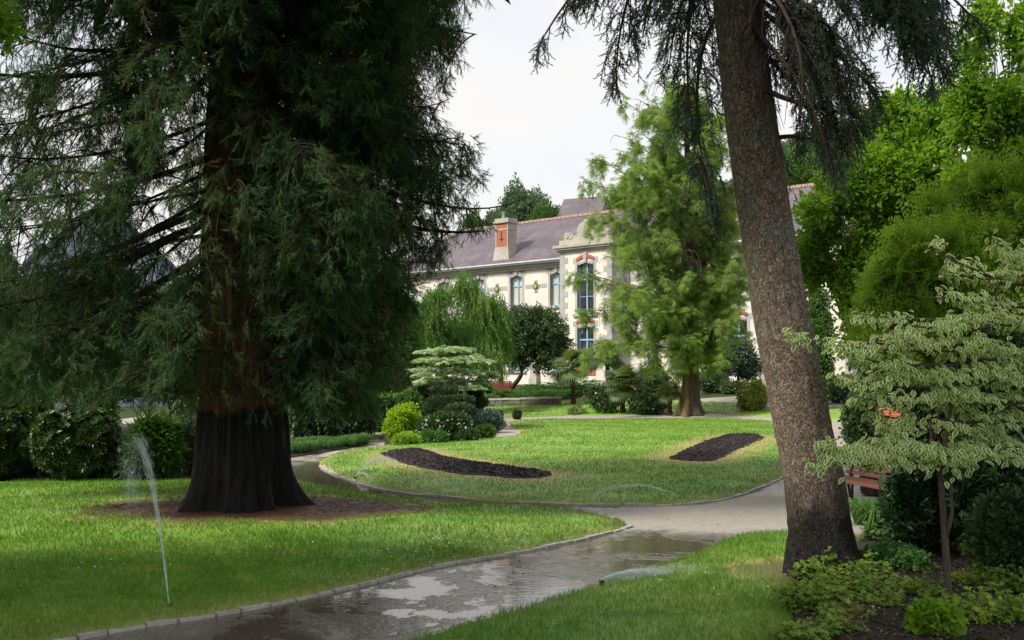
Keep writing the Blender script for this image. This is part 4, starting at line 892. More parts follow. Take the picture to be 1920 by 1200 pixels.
for i in range(NL):
    zt = 1.15 + 8.4 * ((i + rng.uniform()) / NL) ** .95; a = i * 2.399 + rng.uniform(-.3, .3)
    if math.sin(a) < -.72 and rng.uniform() < .6 and zt > 2.2: continue
    R = seqR(zt, a) * rng.uniform(.72, 1.04); z0 = zt + rng.uniform(.3, 1.3) * (1 if zt < 6 else .7); dr = np.array([math.cos(a), math.sin(a), 0.]); r0 = float(np.interp(z0, zs, rs)) * .9
    c0 = SEQ + dr * r0 + [0, 0, z0]; c3 = SEQ + dr * R + [0, 0, zt - rng.uniform(0, .4)]; sd = np.array([-dr[1], dr[0], 0]) * rng.normal(0, .35)
    if math.cos(a) < -.1 and math.sin(a) > .2 and zt > 3.6 and rng.uniform() < .6: continue
    big = rng.uniform() < .45; pts = bez(c0, SEQ + dr * R * .38 + sd + [0, 0, z0 - rng.uniform(.1, .8)], SEQ + dr * R * .75 + sd + [0, 0, zt - rng.uniform(.1, .7)], c3, 14)
    if pts[:, 2].min() < 1.75: pts[:, 2] = np.maximum(pts[:, 2], 1.75 + (.1 * rng.uniform()))
    limb.tube(pts, taper(.03 + .035 * rng.uniform() + (.045 if big else 0), .008, 14) * (.62 if math.cos(a) < -.1 else .8), 7, rng.uniform())
    left = math.cos(a) < -.15 and zt > 3.5
    nsub = int(8 + R * (4.0 if left else 5.4))
    for s in rng.uniform(.14 if left else .28, 1.0, nsub):
        q, qd = along(pts, np.array([s])); q = q[0]; L = rng.uniform(.4, 1.1) * (1.1 - .4 * s) * (1.2 if left else 1)
        side = rng.normal(0, 1, 3); side[2] = 0; sdv = nrm(dr * .45 + side * .55 + np.array([0, 0, rng.uniform(-.6, .25)]))
        sp_ = bez(q, q + sdv * L * .4, q + sdv * L * .75 + [0, 0, -L * .35], q + sdv * L * .95 + [0, 0, -L * rng.uniform(.5, .95)], 7)
        if sp_[-1][2] < 1.45 or (sp_[-1][0] - SEQ[0] > .5 and np.hypot(sp_[-1][0] - SEQ[0], sp_[-1][1] - SEQ[1]) > seqR(sp_[-1][2], 0.) * 1.0): continue
        limb.tube(sp_, taper(.013, .004, 7), 4, rng.uniform(), cap=False)
        dens = 1.0
        if left: dens = .30 + 1.1 * smooth(np.array([(float(noise((q * [1, .4, 1])[None], 1.0, 77, 2)[0]) - .50) / .16]))[0]
        if sp_[-1][2] < 1.5 and abs(q[0] - SEQ[0]) < 3: continue
        m_ = rng.poisson((6 + L * 13) * dens)
        if m_ == 0: continue
        ss = 1 - .85 * rng.uniform(0, 1, m_) ** 1.5; sp2, sd2 = along(sp_, ss); LP_.append(sp2 + rng.normal(0, .085, sp2.shape)); LA_.append(nrm(sd2 * .6 + rng.normal(0, .55, sp2.shape) + [0, 0, -.35])); LV_.append(np.clip(rng.uniform(0, .75) + rng.normal(0, .15, m_) + (.3 if rng.uniform() < .08 else 0), 0, 1))
LP_ = np.concatenate(LP_); LA_ = np.concatenate(LA_); LV_ = np.concatenate(LV_)
dx_ = LP_[:, 0] - SEQ[0]; dy_ = LP_[:, 1] - SEQ[1]; z_ = LP_[:, 2]
k = np.abs(LP_[:, 0]) < LP_[:, 1] * .60 + .6
k &= z_ > np.where(dx_ > .45, np.where(dy_ > -.2, 1.15, 1.6), np.where(dx_ < -.9, 1.75, 1.62)) + .35 * (noise(LP_, 1.7, 5, 2) - .5)
k &= ~((dx_ > .5) & (np.hypot(dx_, dy_) > np.interp(z_, [0, 1.0, 1.3, 2, 2.8, 3.5, 3.8, 4.17, 4.7, 5.1, 5.5, 5.95, 6.7, 7.4, 9], [.6, 1.4, 1.9, 2.35, 2.55, 2.95, 3.2, 3.65, 4.25, 4.05, 3.35, 3.05, 3.35, 3.95, 4.1]) * (1 - .06 * rng.uniform(size=len(z_)))))
xq_ = LP_[:, 0] * SEQ[1] / LP_[:, 1] - SEQ[0]; zq_ = CH + (z_ - CH) * SEQ[1] / LP_[:, 1]; fr_ = (dy_ < 0) & (np.abs(xq_) < .62); u_ = rng.uniform(size=len(z_))
k &= ~(fr_ & (zq_ < 6.5) & (zq_ > 3.4) & (u_ > np.where(xq_ < .08, .34, .6))); k &= ~(fr_ & (zq_ <= 3.4) & (zq_ > 2.2) & (u_ > .45)); k &= ~(fr_ & (zq_ <= 2.2) & (u_ > .35 * (z_ - 1.4)))
LP_, LA_, LV_ = LP_[k], LA_[k], LV_[k]
spr.scatter(T_seq, frames(LA_, rnd(.75, 1.35, len(LP_))), LP_, LV_)
print('sequoia sprays', len(LP_))
limb.build('limbs', M['seq_limb'], seq, sm=True); spr.build('crown', M['sequoia_leaf'], seq)
# its top, above the picture, which shades the lawn
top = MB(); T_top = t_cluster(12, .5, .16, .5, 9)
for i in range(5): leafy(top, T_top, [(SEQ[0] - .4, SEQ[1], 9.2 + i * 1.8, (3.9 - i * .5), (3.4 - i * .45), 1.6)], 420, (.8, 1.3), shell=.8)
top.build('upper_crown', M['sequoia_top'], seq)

rng = np.random.default_rng(21)
# ------------------------------------------------------------------ leaning conifer on the right
fir = empty('leaning_fir', FIR, 'leaning scaly barked fir with soaked black base and drooping needle boughs beside the path', 'tree')
fz = [1110, 1080, 1060, 1030, 1000, 960, 900, 840, 800, 700, 600, 500, 400, 300, 200, 100, 0]; fl = [1463, 1466, 1471, 1476, 1479, 1477, 1471, 1461, 1453, 1434, 1415, 1400, 1385, 1371, 1358, 1348, 1338]; fr = [1640, 1628, 1617, 1604, 1598, 1592, 1582, 1566, 1557, 1538, 1516, 1499, 1481, 1466, 1451, 1438, 1426]
FY = 10.0; zc = CH + (HZ - np.array(fz)) / F * FY; xc = ((np.array(fl) + np.array(fr)) / 2 - 960) / F * FY; rc = (np.array(fr) - np.array(fl)) / 2 / F * FY
zz = np.concatenate([np.linspace(zc[0] - .06, 6, 120), np.linspace(6.1, 15, 40)]); xx = np.interp(zz, zc, xc); slope = (xc[-1] - xc[-6]) / (zc[-1] - zc[-6]); xx = np.where(zz > zc[-1], xc[-1] + slope * (zz - zc[-1]), xx); rr_f = np.where(zz > zc[-1], np.maximum(rc[-1] - .017 * (zz - zc[-1]), .05), np.interp(zz, zc, rc))
def firx(z): return float(np.interp(z, zz, xx))
def fir_lob(a, t, pts):
    z = pts[:, 2][:, None] + 0 * a; u = np.stack([np.cos(a).ravel(), np.sin(a).ravel(), (z * .9).ravel()], 1); n1 = noise(u, 5, 13, 3).reshape(a.shape) - .5
    fl_ = np.exp(-np.maximum(z, 0) / .3); n2 = noise(u * [1, 1, 2.2], 11, 19, 2).reshape(a.shape) - .5; return 1 + .07 * n1 + .07 * n2 + fl_ * (.13 * np.sin(a * 4 + .5) + .06 * np.sin(a * 7))
mb = MB(); mb.tube(np.stack([xx, FY + 0 * zz, zz], 1), rr_f, 72, lob=fir_lob)
mb.build('trunk', M['fir_bark'], fir, sm=True)
T_sp = merge([t_plume(.16, 40, .028, .0075, 21, 1.1)] + [xf(t_plume(.10, 22, .026, .0075, 22 + s_, 1.1), np.array([[.7, .7 * s_, 0], [-.7 * s_, .7, 0], [0, 0, 1]]), [0, .03 + .04 * (s_ > 0), 0]) for s_ in (-1, 1)])
bough = MB(); need = MB(); tips = MB()
def fbough(pts, width, hang, dens=1., tip=0., r0=.03, twiglen=.16):
    """a bough: side twigs on both sides, drooping, clothed in needles"""
    pts = np.asarray(pts, float); pts = bez(pts[0], pts[1], pts[2], pts[3], 16); bough.tube(pts, taper(r0, .006, 16), 6, rng.uniform())
    L = np.linalg.norm(np.diff(pts, axis=0), axis=1).sum(); ns = int(L / .052 * dens)
    for s in rng.uniform(.08, 1, ns):
        q, qd = along(pts, np.array([s])); q = q[0]; qd = qd[0]; sd = nrm(np.cross(qd, [0, 0, 1]) * rng.choice([-1, 1]) + rng.normal(0, .3, 3)); w = width * rng.uniform(.35, 1.1) * math.sin(math.pi * min(1, .18 + s * .82)) ** .6
        e = q + sd * w * .75 + qd * w * .45 + np.array([0, 0, -hang * rng.uniform(.4, 1.2) * w]); sp_ = bez(q, q + sd * w * .35 + [0, 0, .02], q + sd * w * .65 + qd * w * .2 + [0, 0, -hang * w * .35], e, 6)
        bough.tube(sp_, taper(.006, .002, 6), 4, rng.uniform(), cap=False); m_ = max(3, int(w / .036)); ss = (np.arange(m_) + rng.uniform(0, 1, m_)) / m_
        a_, b_ = along(sp_, ss); kp = ~((np.abs(a_[:, 0] - np.interp(a_[:, 2], zz, xx) - (a_[:, 1] - FY) * .03) < .36) & (a_[:, 1] < FY)); a_ = a_[kp]; b_ = b_[kp]; m_ = len(a_)
        if m_ == 0: continue
        need.scatter(T_sp, frames(nrm(b_ + rng.normal(0, .28, b_.shape)), rng.uniform(.7, 1.15, m_) * twiglen / .16), a_, np.clip(rng.uniform(0, .8) + rng.normal(0, .15, m_), 0, 1))
        if rng.uniform() < tip: tips.scatter(T_sp, frames(nrm(b_[-1:] + [0, 0, .15]), np.array([.75])), a_[-1:], np.array([rng.uniform()]))
def fb(z0, ptsx, **kw):
    """from the trunk at height z0 through photo positions (px,py,Y)"""
    o = np.array([firx(z0), FY, z0]); fbough([o] + [P(*q) for q in ptsx], **kw)
fb(7.4, [(1250, -180, 9.2), (1080, -60, 8.8), (1006, 95, 8.9)], width=.42, hang=1.1, dens=.8)
fb(7.2, [(1260, -150, 9.7), (1150, -60, 9.3), (1155, 170, 9.4)], width=.40, hang=1.1, dens=.85)
fb(7.0, [(1300, -120, 9.4), (1180, -80, 9.4), (1075, 20, 9.6)], width=.36, hang=1.3, dens=.8)
fb(6.9, [(1300, -150, 9.2), (1220, -60, 9.0), (1205, 70, 9.1)], width=.45, hang=1.3)
fb(6.6, [(1300, -60, 9.6), (1270, 60, 9.5), (1300, 250, 9.6)], width=.5, hang=.9, dens=1.2)
fb(5.9, [(1310, 60, 10.6), (1280, 150, 10.8), (1338, 420, 10.7)], width=.45, hang=.9, dens=1.15)
fb(6.8, [(1290, -50, 10.4), (1260, 40, 10.8), (1255, 130, 11)], width=.4, hang=1.2)
fb(6.5, [(1490, 10, 9.6), (1560, 30, 9.3), (1640, 150, 9.2)], width=.55, hang=1.2, dens=1.2)
fb(6.1, [(1500, 20, 9.4), (1570, 90, 9.1), (1610, 240, 9.0)], width=.5, hang=1.1, dens=1.1)
fb(6.6, [(1500, -60, 10.4), (1580, -20, 10.6), (1610, 80, 10.8)], width=.55, hang=1.1)
fb(5.9, [(1480, 60, 9.7), (1540, 100, 9.4), (1590, 300, 9.2)], width=.48, hang=1.1, dens=1.2)
fb(5.4, [(1470, 130, 10.2), (1500, 150, 10.3), (1540, 280, 10.4)], width=.45, hang=1.0, dens=1.1)
fb(6.0, [(1480, 40, 10.6), (1520, 60, 11), (1560, 140, 11.2)], width=.5, hang=1.1)
fb(4.35, [(1490, 245, 9.8), (1530, 250, 9.7), (1572, 300, 9.6)], width=.34, hang=1.5, dens=.9, tip=.2)
fb(5.0, [(1500, 210, 9.5), (1560, 200, 9.3), (1640, 225, 9.1)], width=.35, hang=1.0, dens=.8)
fb(6.2, [(1500, 60, 9.6), (1600, 110, 9.5), (1650, 190, 9.6)], width=.6, hang=1.1, dens=1.2)
fb(5.7, [(1470, 120, 9.3), (1530, 160, 9.0), (1560, 330, 9.0)], width=.45, hang=1.0, dens=1.2)
fb(6.3, [(1480, 0, 9.2), (1520, 80, 8.9), (1500, 230, 8.9)], width=.5, hang=1.0, dens=1.1)
fb(7.2, [(1560, -120, 8.9), (1640, -20, 8.5), (1700, 60, 8.5)], width=.5, hang=1.0, dens=1.3, tip=.1)
fb(7.5, [(1600, -180, 8.3), (1720, -40, 8.0), (1770, 150, 8.1)], width=.5, hang=.9, dens=1.5, tip=.2)
fb(7.5, [(1600, -180, 8.6), (1700, -80, 8.4), (1730, 110, 8.5)], width=.5, hang=.9, dens=1.4, tip=.2)
fb(7.5, [(1560, -220, 8.6), (1680, -120, 8.0), (1752, 170, 7.9)], width=.55, hang=.8, dens=1.7, tip=.16, r0=.05)
fb(7.4, [(1560, -160, 8.8), (1660, -60, 8.3), (1800, 120, 8.1)], width=.5, hang=.9, dens=1.3, tip=.2)
fb(7.3, [(1600, -160, 8.4), (1740, -60, 8.1), (1850, 60, 8.2)], width=.55, hang=.8, dens=1.3, tip=.2)
fb(7.6, [(1560, -180, 9.4), (1640, -60, 9.2), (1700, 90, 9.1)], width=.5, hang=1.0, dens=1.2, tip=.1)
fb(7.9, [(1600, -230, 9.4), (1720, -90, 9.0), (1780, 60, 8.8)], width=.6, hang=1.0, dens=1.2, tip=.1)
for i in range(20):      # boughs above the picture
    z0 = rng.uniform(7.4, 13.5); a = i * 2.399; R = rng.uniform(2.2, 3.6) * (1.2 - (z0 - 7) / 10); dr = np.array([math.cos(a), math.sin(a), 0]); o = np.array([firx(z0), FY, z0])
    pts = bez(o, o + dr * R * .4 + [0, 0, .1], o + dr * R * .75 + [0, 0, -.1], o + dr * R + [0, 0, -.6], 9); bough.tube(pts, taper(.04, .008, 9), 5, .5)
    for j in range(3): leafy(need, t_cluster(14, .28, .05, .3, 12), [(*(o + dr * R * (.35 + .3 * j) + [0, 0, -.1]), .55, .55, .22)], 55, shell=.9)
bough.build('boughs', M['dark_bark'], fir, sm=True); need.build('crown', M['spruce_leaf'], fir); tips.build('fresh_shoots', M['spruce_tip'], fir)
rng = np.random.default_rng(132)
# ------------------------------------------------------------------ dawn redwood in the middle
T_fr = merge([t_frond(.36, 6, .10, .032, .45), xf(t_frond(.30, 5, .09, .03, .5), np.array([[.8, .6, 0], [-.6, .8, 0], [0, 0, 1]]), [0, .05, 0]), xf(t_frond(.30, 5, .09, .03, .5), np.array([[.8, -.6, 0], [.6, .8, 0], [0, 0, 1]]), [0, .02, 0])])
RW = G(1292, 779); kR = RW[1] / F
rwd = empty('dawn_redwood', RW, 'tall bright green feathery conifer with mossy buttressed trunk in front of the school', 'tree')
def rz(py): return CH + (HZ - py) * kR - RW[2]
zz = np.linspace(-.1, rz(135), 70); rad = np.interp(zz, [-.1, .1, .4, .9, 1.8, 3, 6, 10, rz(135)], [.66, .55, .42, .35, .30, .28, .22, .13, .03])
pathr = np.stack([RW[0] + np.interp(zz, [0, 3, 8, 15], [0, .12, .05, -.25]), RW[1] + 0 * zz, RW[2] + zz], 1)
mb = MB(); mb.tube(pathr, rad, 48, lob=lambda a, t, p: 1 + .16 * np.exp(-np.maximum(p[:, 2] - RW[2], 0) / 1.1)[:, None] * np.sin(a * 6 + .6) + .07 * np.sin(a * 6 + .6) + .05 * np.sin(a * 13)); mb.build('trunk', M['redwood_bark'], rwd, sm=True)
cl = MB(); lb = MB(); LPs, LAs, LVs = [], [], []
def rwR(z, right):
    py = HZ - (z + RW[2] - CH) / kR
    if right: return np.interp(py, [120, 180, 250, 330, 420, 520, 610, 660, 700], [20, 75, 95, 105, 112, 118, 116, 90, 40]) * kR
    return np.interp(py, [120, 180, 235, 290, 330, 400, 450, 540, 640, 700], [30, 95, 160, 165, 200, 178, 182, 200, 200, 90]) * kR
NB = 104
for i in range(NB):
    z = 2.0 + (rz(135) - 2.2) * ((i + .5) / NB) ** .93; a = i * 2.399 + rng.uniform(-.4, .4); c = math.cos(a)
    R = (rwR(z, True) * max(c, 0) + rwR(z, False) * max(-c, 0)) / max(abs(c), .01) if abs(c) > .5 else min(rwR(z, True), rwR(z, False)); R = R * rng.uniform(.72, 1.22); dr = np.array([c, math.sin(a), 0])
    o = np.array([np.interp(z, zz, pathr[:, 0]), RW[1], RW[2] + z]); rise = np.interp(z, [2, 5, 14], [-.15, .2, .7]) * R
    zo = max(z - max(rise, 0), 1.2); o[2] = RW[2] + zo
    e = o + dr * R; e[2] = RW[2] + z; pts = bez(o, o + dr * R * .35 + [0, 0, .2], o + dr * R * .7 + [0, 0, (z - zo) * .7 + .12 * R], e, 12)
    lb.tube(pts, taper(.055 if z < 8 else .035, .01, 12), 6, rng.uniform())
    for s in rng.uniform(.18, 1, int(3 + R * 4.0)):
        q, qd = along(pts, np.array([s])); q = q[0]; sd = nrm(np.cross(qd[0], [0, 0, 1]) * rng.choice([-1, 1]) + rng.normal(0, .35, 3)); L = rng.uniform(.5, 1.15) * (1.15 - .45 * s) * min(1, R / 1.2)
        sp_ = bez(q, q + sd * L * .4 + [0, 0, .12], q + sd * L * .7, q + sd * L * .8 + [0, 0, -L * rng.uniform(.3, 1.25)], 6); lb.tube(sp_, taper(.016, .005, 6), 4, rng.uniform(), cap=False)
        m_ = int(8 + L * 26); aa, bb = along(sp_, rng.uniform(.1, 1, m_)); LPs.append(aa + rng.normal(0, .10, aa.shape)); LAs.append(nrm(bb * .6 + rng.normal(0, .6, aa.shape) + [0, 0, -.1])); LVs.append(np.clip(rng.uniform(.1, .7) + .25 * (s - .4) + rng.normal(0, .16, m_), 0, 1))
LPs = np.concatenate(LPs); LAs = np.concatenate(LAs); LVs = np.concatenate(LVs); kk_ = noise(LPs, 1.0, 61, 2) > .425; LPs, LAs, LVs = LPs[kk_], LAs[kk_], np.clip(LVs[kk_] * .7 + .5 * (noise(LPs[kk_], .8, 44, 2) - .2), 0, 1); cl.scatter(T_fr, frames(LAs, rnd(.6, 1.15, len(LPs)), up=(.1, -.25, 1)), LPs, LVs); print('redwood', len(LPs))
lb.build('limbs', M['grey_bark'], rwd, sm=True); cl.build('crown', M['redwood_leaf'], rwd)

# ------------------------------------------------------------------ general tree from clumps
def tree(name, label, base, clumps, mat, T, n, bark='grey_bark', r0=.15, size=(.8, 1.2), group=None, gap=0., fork=1.2, stems=1, up=.2, shell=.6, lump=.35, jit=.9, gf=1.5, spread=.12, cat='tree', sides=8, bits=0):
    e = empty(name, base, label, cat, group); tr = MB(); mb = MB(); big_ = clumps
    for s in range(stems):
        a = 6.28 * s / stems + .6; b0 = base + np.array([math.cos(a), math.sin(a), 0]) * (spread * .3 if stems > 1 else 0) - [0, 0, .08]
        cc = clumps[s::stems] if stems > 1 else clumps
        ctr = np.mean([c[:3] for c in cc], axis=0); f = b0 + [0, 0, fork] + (ctr - base) * [.25, .25, 0] + (np.array([math.cos(a), math.sin(a), 0]) * spread if stems > 1 else 0)
        tr.tube(bez(b0, b0 + [0, 0, fork * .3], f - [0, 0, fork * .3], f, 8), taper(r0 * 1.25, r0 * .85, 8), sides, rng.uniform())
        for c in cc:
            t = np.array(c[:3]) + [0, 0, c[5] * .2]; m = f + (t - f) * .5 + [rng.normal(0, .08), rng.normal(0, .08), -.06 * np.linalg.norm(t - f)]
            P_ = bez(f - [0, 0, .05], f + [0, 0, .25 * (t[2] - f[2])], m, t, 9); tr.tube(P_, taper(r0 * .55, r0 * .1, 9), 6, rng.uniform())
            for j in range(4):
                d = rdir(1)[0] * np.array(c[3:]) * .8; q = np.array(c[:3]) + d; mm = P_[5 + j % 3]; tr.tube(bez(mm, mm + (q - mm) * .4, mm + (q - mm) * .7 + [0, 0, .05], q, 5), taper(r0 * .2, r0 * .05, 5), 4, rng.uniform(), cap=False)
    extra_ = []
    for c in big_:
        for j in range(bits):
            d = rdir(1)[0]; d[2] = abs(d[2]) * .8; f_ = rng.uniform(.22, .4); extra_.append((c[0] + d[0] * c[3] * .95, c[1] + d[1] * c[4] * .95, c[2] + d[2] * c[5] * .95, c[3] * f_, c[4] * f_, c[5] * f_))
    leafy(mb, T, list(clumps) + extra_, n, size, up=up, gap=gap, shell=shell, lump=lump, jit=jit, gf=gf, seed=int(abs(base[0] * 10)) + 3)
    tr.build('trunk', M[bark], e, sm=True); mb.build('crown', M[mat], e); return e
C_far = t_cluster(9, .34, .22, .5, 31); C_mid = t_cluster(10, .13, .075, .17, 32); C_small = t_cluster(10, .07, .045, .10, 33); C_big = t_cluster(9, .13, .085, .16, 34); C_tiny = t_cluster(12, .045, .03, .07, 35); C_spiky = t_cluster(14, .14, .035, .05, 36)

# weeping trees in front of the left wing: hanging strands
def t_strand(L, n, ll, lw, seed):
    rr = np.random.default_rng(seed); ts = []
    for i in range(n):
        t = (i + .5) / n; a = nrm(np.array([rr.normal(0, .5), 1, rr.normal(0, .5)])); x = nrm(np.cross(a, rr.normal(size=3))); z = np.cross(x, a)
        ts.append(xf(t_leaf(ll * rr.uniform(.7, 1.2), lw), np.stack([x, a, z], 1), [rr.normal(0, .03), t * L, rr.normal(0, .03)]))
    return merge(ts)
T_str = t_strand(.9, 20, .15, .045, 41)
def weeping(label, px0, px1, ptop, pbot, base, Y, ells_px, n, mat):
    e = empty('weeping_tree', base, label, 'tree', 'weeping trees before the left wing'); ells = [ellpx(*q[:4], Y + q[4], .8) for q in ells_px]
    p, o, v = blob_pts(ells, n, shell=.75, lump=.3, gap=.36, gf=1.3, seed=int(px0)); k = o[:, 2] > -.55; p, o, v = p[k], o[k], v[k]
    ax = nrm(o * [.35, .35, .05] + rng.normal(0, .12, p.shape) + [0, 0, -1.0]); v2 = np.clip(.45 * v + .5 * noise(p, 1.1, 12, 2), 0, 1)
    mb = MB(); mb.scatter(T_str, frames(ax, rnd(.45, 1.1, len(p))), p, v2); mb.build('crown', mat, e)
    tr = MB(); f = base + [0, 0, 1.6]; tr.tube(bez(base - [0, 0, .1], base + [0, 0, .5], f - [0, 0, .4], f, 8), taper(.2, .15, 8), 8)
    for c in ells: t = np.array(c[:3]) + [0, 0, c[5] * .6]; tr.tube(bez(f, f + [0, 0, .6], (f + t) / 2 + [0, 0, .4], t, 9), taper(.1, .02, 9), 6)
    tr.build('trunk', M['dark_bark'], e, sm=True)
b = on(*P(805, 700, 44)[:2]); weeping('darker drooping green tree close against the giant tree with long hanging strands', 765, 855, 540, 700, b, 44, [(812, 580, 34, 40, 0), (790, 640, 38, 55, -.5), (835, 640, 30, 50, .5), (765, 610, 26, 60, 1), (822, 545, 18, 18, 0)], 2300, M['weeping_leaf'])
b = on(*P(900, 700, 46)[:2]); weeping('bright drooping green tree with long hanging strands under the left windows', 850, 960, 505, 700, b, 46, [(868, 535, 30, 34, 0), (900, 590, 46, 52, 0), (875, 640, 40, 60, -.8), (925, 620, 36, 62, .5), (905, 660, 40, 40, -1.5), (925, 570, 22, 30, .6)], 3300, M['weeping_leaf'])
# dark round evergreen with forked trunk
g = on(*P(947, 735, 55)[:2]); tree('evergreen_tree', 'dark round evergreen tree with forked black trunk right of the weeping trees', g, [ellpx(1000, 622, 52, 42, 52, .9), ellpx(965, 650, 34, 40, 52, .9), ellpx(1040, 640, 32, 44, 52, .9), ellpx(985, 600, 40, 26, 52, .9), ellpx(1015, 665, 40, 30, 52, .9), ellpx(1020, 597, 26, 20, 52), ellpx(940, 625, 20, 34, 52)],
     'deep_leaf', t_cluster(10, .15, .085, .2, 51), 2700, 'dark_bark', .13, stems=2, fork=1.3, spread=.5, lump=.5, gap=.3, gf=1.6)
# small layered variegated dogwood in the middle bed
def dogwood_mid():
    b = on(*P(826, 770, 33)[:2]); e = empty('variegated_dogwood', b, 'small umbrella shaped pale variegated dogwood above the clipped mounds in the middle bed', 'tree'); tr = MB(); mb = MB(); T = merge([xf(t_leaf(.12, .055), np.array([[math.cos(a), -math.sin(a), 0], [math.sin(a), math.cos(a), 0], [0, 0, 1]]), [0, 0, 0]) for a in np.linspace(0, 5.4, 6)])
    layers = [(853, 650, 38, 6), (835, 658, 55, 6), (880, 664, 42, 6), (820, 672, 45, 7), (868, 676, 60, 7), (800, 686, 32, 7), (850, 690, 66, 8), (905, 692, 32, 7), (790, 702, 22, 6), (825, 706, 50, 7), (878, 708, 50, 8), (915, 704, 22, 6), (845, 722, 40, 8), (885, 724, 28, 6), (805, 716, 28, 5), (860, 738, 26, 6)]
    for (x, y, rx, ry) in layers:
        c = P(x, y, 33); k = 33 / F; rx *= k; n = int(rx * 135); a = rng.uniform(0, 6.28, n); r = np.sqrt(rng.uniform(0, 1, n)); dy = rng.uniform(-.9, .9); c = c + [0, 0, rng.normal(0, .05)]
        p = np.stack([c[0] + rx * r * np.cos(a), c[1] + dy + rx * .9 * r * np.sin(a), c[2] - .13 * rx * r ** 2 + rng.normal(0, .035, n)], 1)
        mb.scatter(T, frames(nrm(np.stack([np.cos(a), np.sin(a), -.25 + 0 * a], 1) + rng.normal(0, .3, (n, 3))), rnd(.7, 1.25, n), up=(0, -.35, 1)), p, np.clip(rng.uniform(0, 1, n), 0, 1))
        t = c + [0, dy, -.03]; s0 = b + [rng.normal(0, .05), rng.normal(0, .05), 0]; tr.tube(bez(s0, s0 + [(t[0] - s0[0]) * .15, 0, .5], (s0 + t) / 2 + [0, 0, .1], t, 8), taper(.035, .008, 8), 5)
    tr.build('stems', M['pale_bark'], e, sm=True); mb.build('crown', M['var_far'], e)
M['var_far'] = leafmat('var_far', (.13, .24, .08), (.3, .4, .2), (.5, .57, .38), .35, .5, .3)
dogwood_mid()
# clipped cloud-pruned pine pads and mounds
def clipped(label, pads, trunk=True):
    g = on(*P((pads[0][0] + pads[-1][0]) / 2, 780, pads[0][4])[:2]); e = empty('clipped_shrub', g, label, 'shrub', 'clipped evergreen shrubs'); tr = MB(); T = t_cluster(12, .075, .022, .04, 61)
    for (x, y, rx, ry, Y) in pads:
        E = ellpx(x, y, rx, ry, Y, .9); mb = MB(); leafy(mb, T, [E], int(240 + E[3] * E[4] * 2600), (.8, 1.2), shell=.3, lump=.10, out=1, up=.5, jit=.5); mb.build('clipped_pad', M['pad_leaf'], e)
        t = np.array(E[:3]); s = g + [rng.normal(0, .1), 0, -.05]; tr.tube(bez(s, s + [0, 0, .2], (s + t) / 2, t, 6), taper(.05, .025, 6), 6)
    tr.build('trunk', M['dark_bark'], e, sm=True)
M['pad_leaf'] = leafmat('pad_leaf', (.03, .065, .025), (.06, .11, .04), (.12, .19, .07), .2, .5, .3)
clipped('large rounded clipped mound with flat pads behind the lime green shrub', [(822, 765, 28, 22, 31), (842, 737, 22, 11, 32), (860, 752, 28, 9, 31), (862, 768, 26, 9, 30), (845, 780, 24, 8, 30)])
clipped('small cloud pruned pine with flat pads on thin crooked trunk left of the red bench', [(888, 738, 14, 7, 33), (896, 754, 17, 8, 33), (878, 748, 12, 5, 34)])

# middle bed shrubs
sh = 'shrubs of the middle bed'
shrub('lime_shrub', 'bright lime yellow leafy shrub at the left end of the middle bed', 'shrub', 724, 792, 762, 826, M['lime_leaf'], t_cluster(9, .09, .06, .12, 71), 850, lumps=7, group=sh, lump=.4)
shrub('flowering_shrub', 'low dark shrub dotted with small white flowers right of the lime shrub', 'shrub', 783, 888, 776, 828, M['deep_leaf'], C_small, 1500, lumps=6, group=sh)
e, el = shrub('blue_shrub', 'blue green spiky shrub at the right end of the middle bed', 'shrub', 886, 940, 770, 812, M['blue_leaf'], C_spiky, 800, lumps=6, group=sh, lump=.5)
shrub('low_shrub', 'low yellow green ground plant at the path corner below the blue shrub', 'shrub', 893, 932, 800, 822, M['mid_leaf'], C_small, 420, group=sh); shrub('low_shrub', 'dark low ground plant spreading behind the arching water jet', 'shrub', 782, 842, 812, 833, M['fern_leaf'], C_small, 500, group=sh); shrub('low_shrub', 'low green ground plant right behind the arching water jet', 'shrub', 838, 898, 808, 829, M['deep_leaf'], C_small, 500, group=sh)
shrub('low_shrub', 'brownish low plant at the foot of the lime shrub', 'shrub', 735, 790, 815, 836, M['olive_leaf'], C_small, 380, group=sh)
shrub('round_shrub', 'tiny dark round shrub alone on the lawn right of the middle bed', 'shrub', 963, 977, 769, 787, M['deep_leaf'], C_small, 160); shrub('round_shrub', 'tiny dark round shrub touching the end of the blue shrub', 'shrub', 928, 942, 770, 788, M['deep_leaf'], C_small, 160)
shrub('leafy_shrub', 'mid green leafy shrub behind the lime shrub under the giant tree', 'shrub', 735, 800, 735, 800, M['mid_leaf'], C_mid, 520, lumps=5, Y=33, gap=.3)
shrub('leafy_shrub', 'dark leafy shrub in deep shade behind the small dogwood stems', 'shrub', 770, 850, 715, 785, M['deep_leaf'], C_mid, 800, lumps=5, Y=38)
shrub('leafy_shrub', 'green leafy bush left of the lime shrub in the giant tree shade', 'shrub', 690, 740, 745, 815, M['mid_leaf'], C_mid, 480, lumps=5, Y=32)
mb = MB(); p, o, v = blob_pts(el[:1], 60, shell=.2); 
# white flowers on the low dark shrub
fs = [o_ for o_ in COL.objects if o_.name == 'flowering_shrub'][0]; c = fs.location
gg = G(835, 828); kk = gg[1] / F; p, o, v = blob_pts([(gg[0], gg[1], gg[2] + 25 * kk, 50 * kk, 40 * kk, 27 * kk)], 150, shell=.08); k = o[:, 1] < .3; mb = MB(); mb.scatter(disc, frames(nrm(o[k] + rng.normal(0, .2, o[k].shape)), rnd(.025, .045, k.sum())), p[k], v[k]); mb.build('blossom', M['petal_white'], fs)

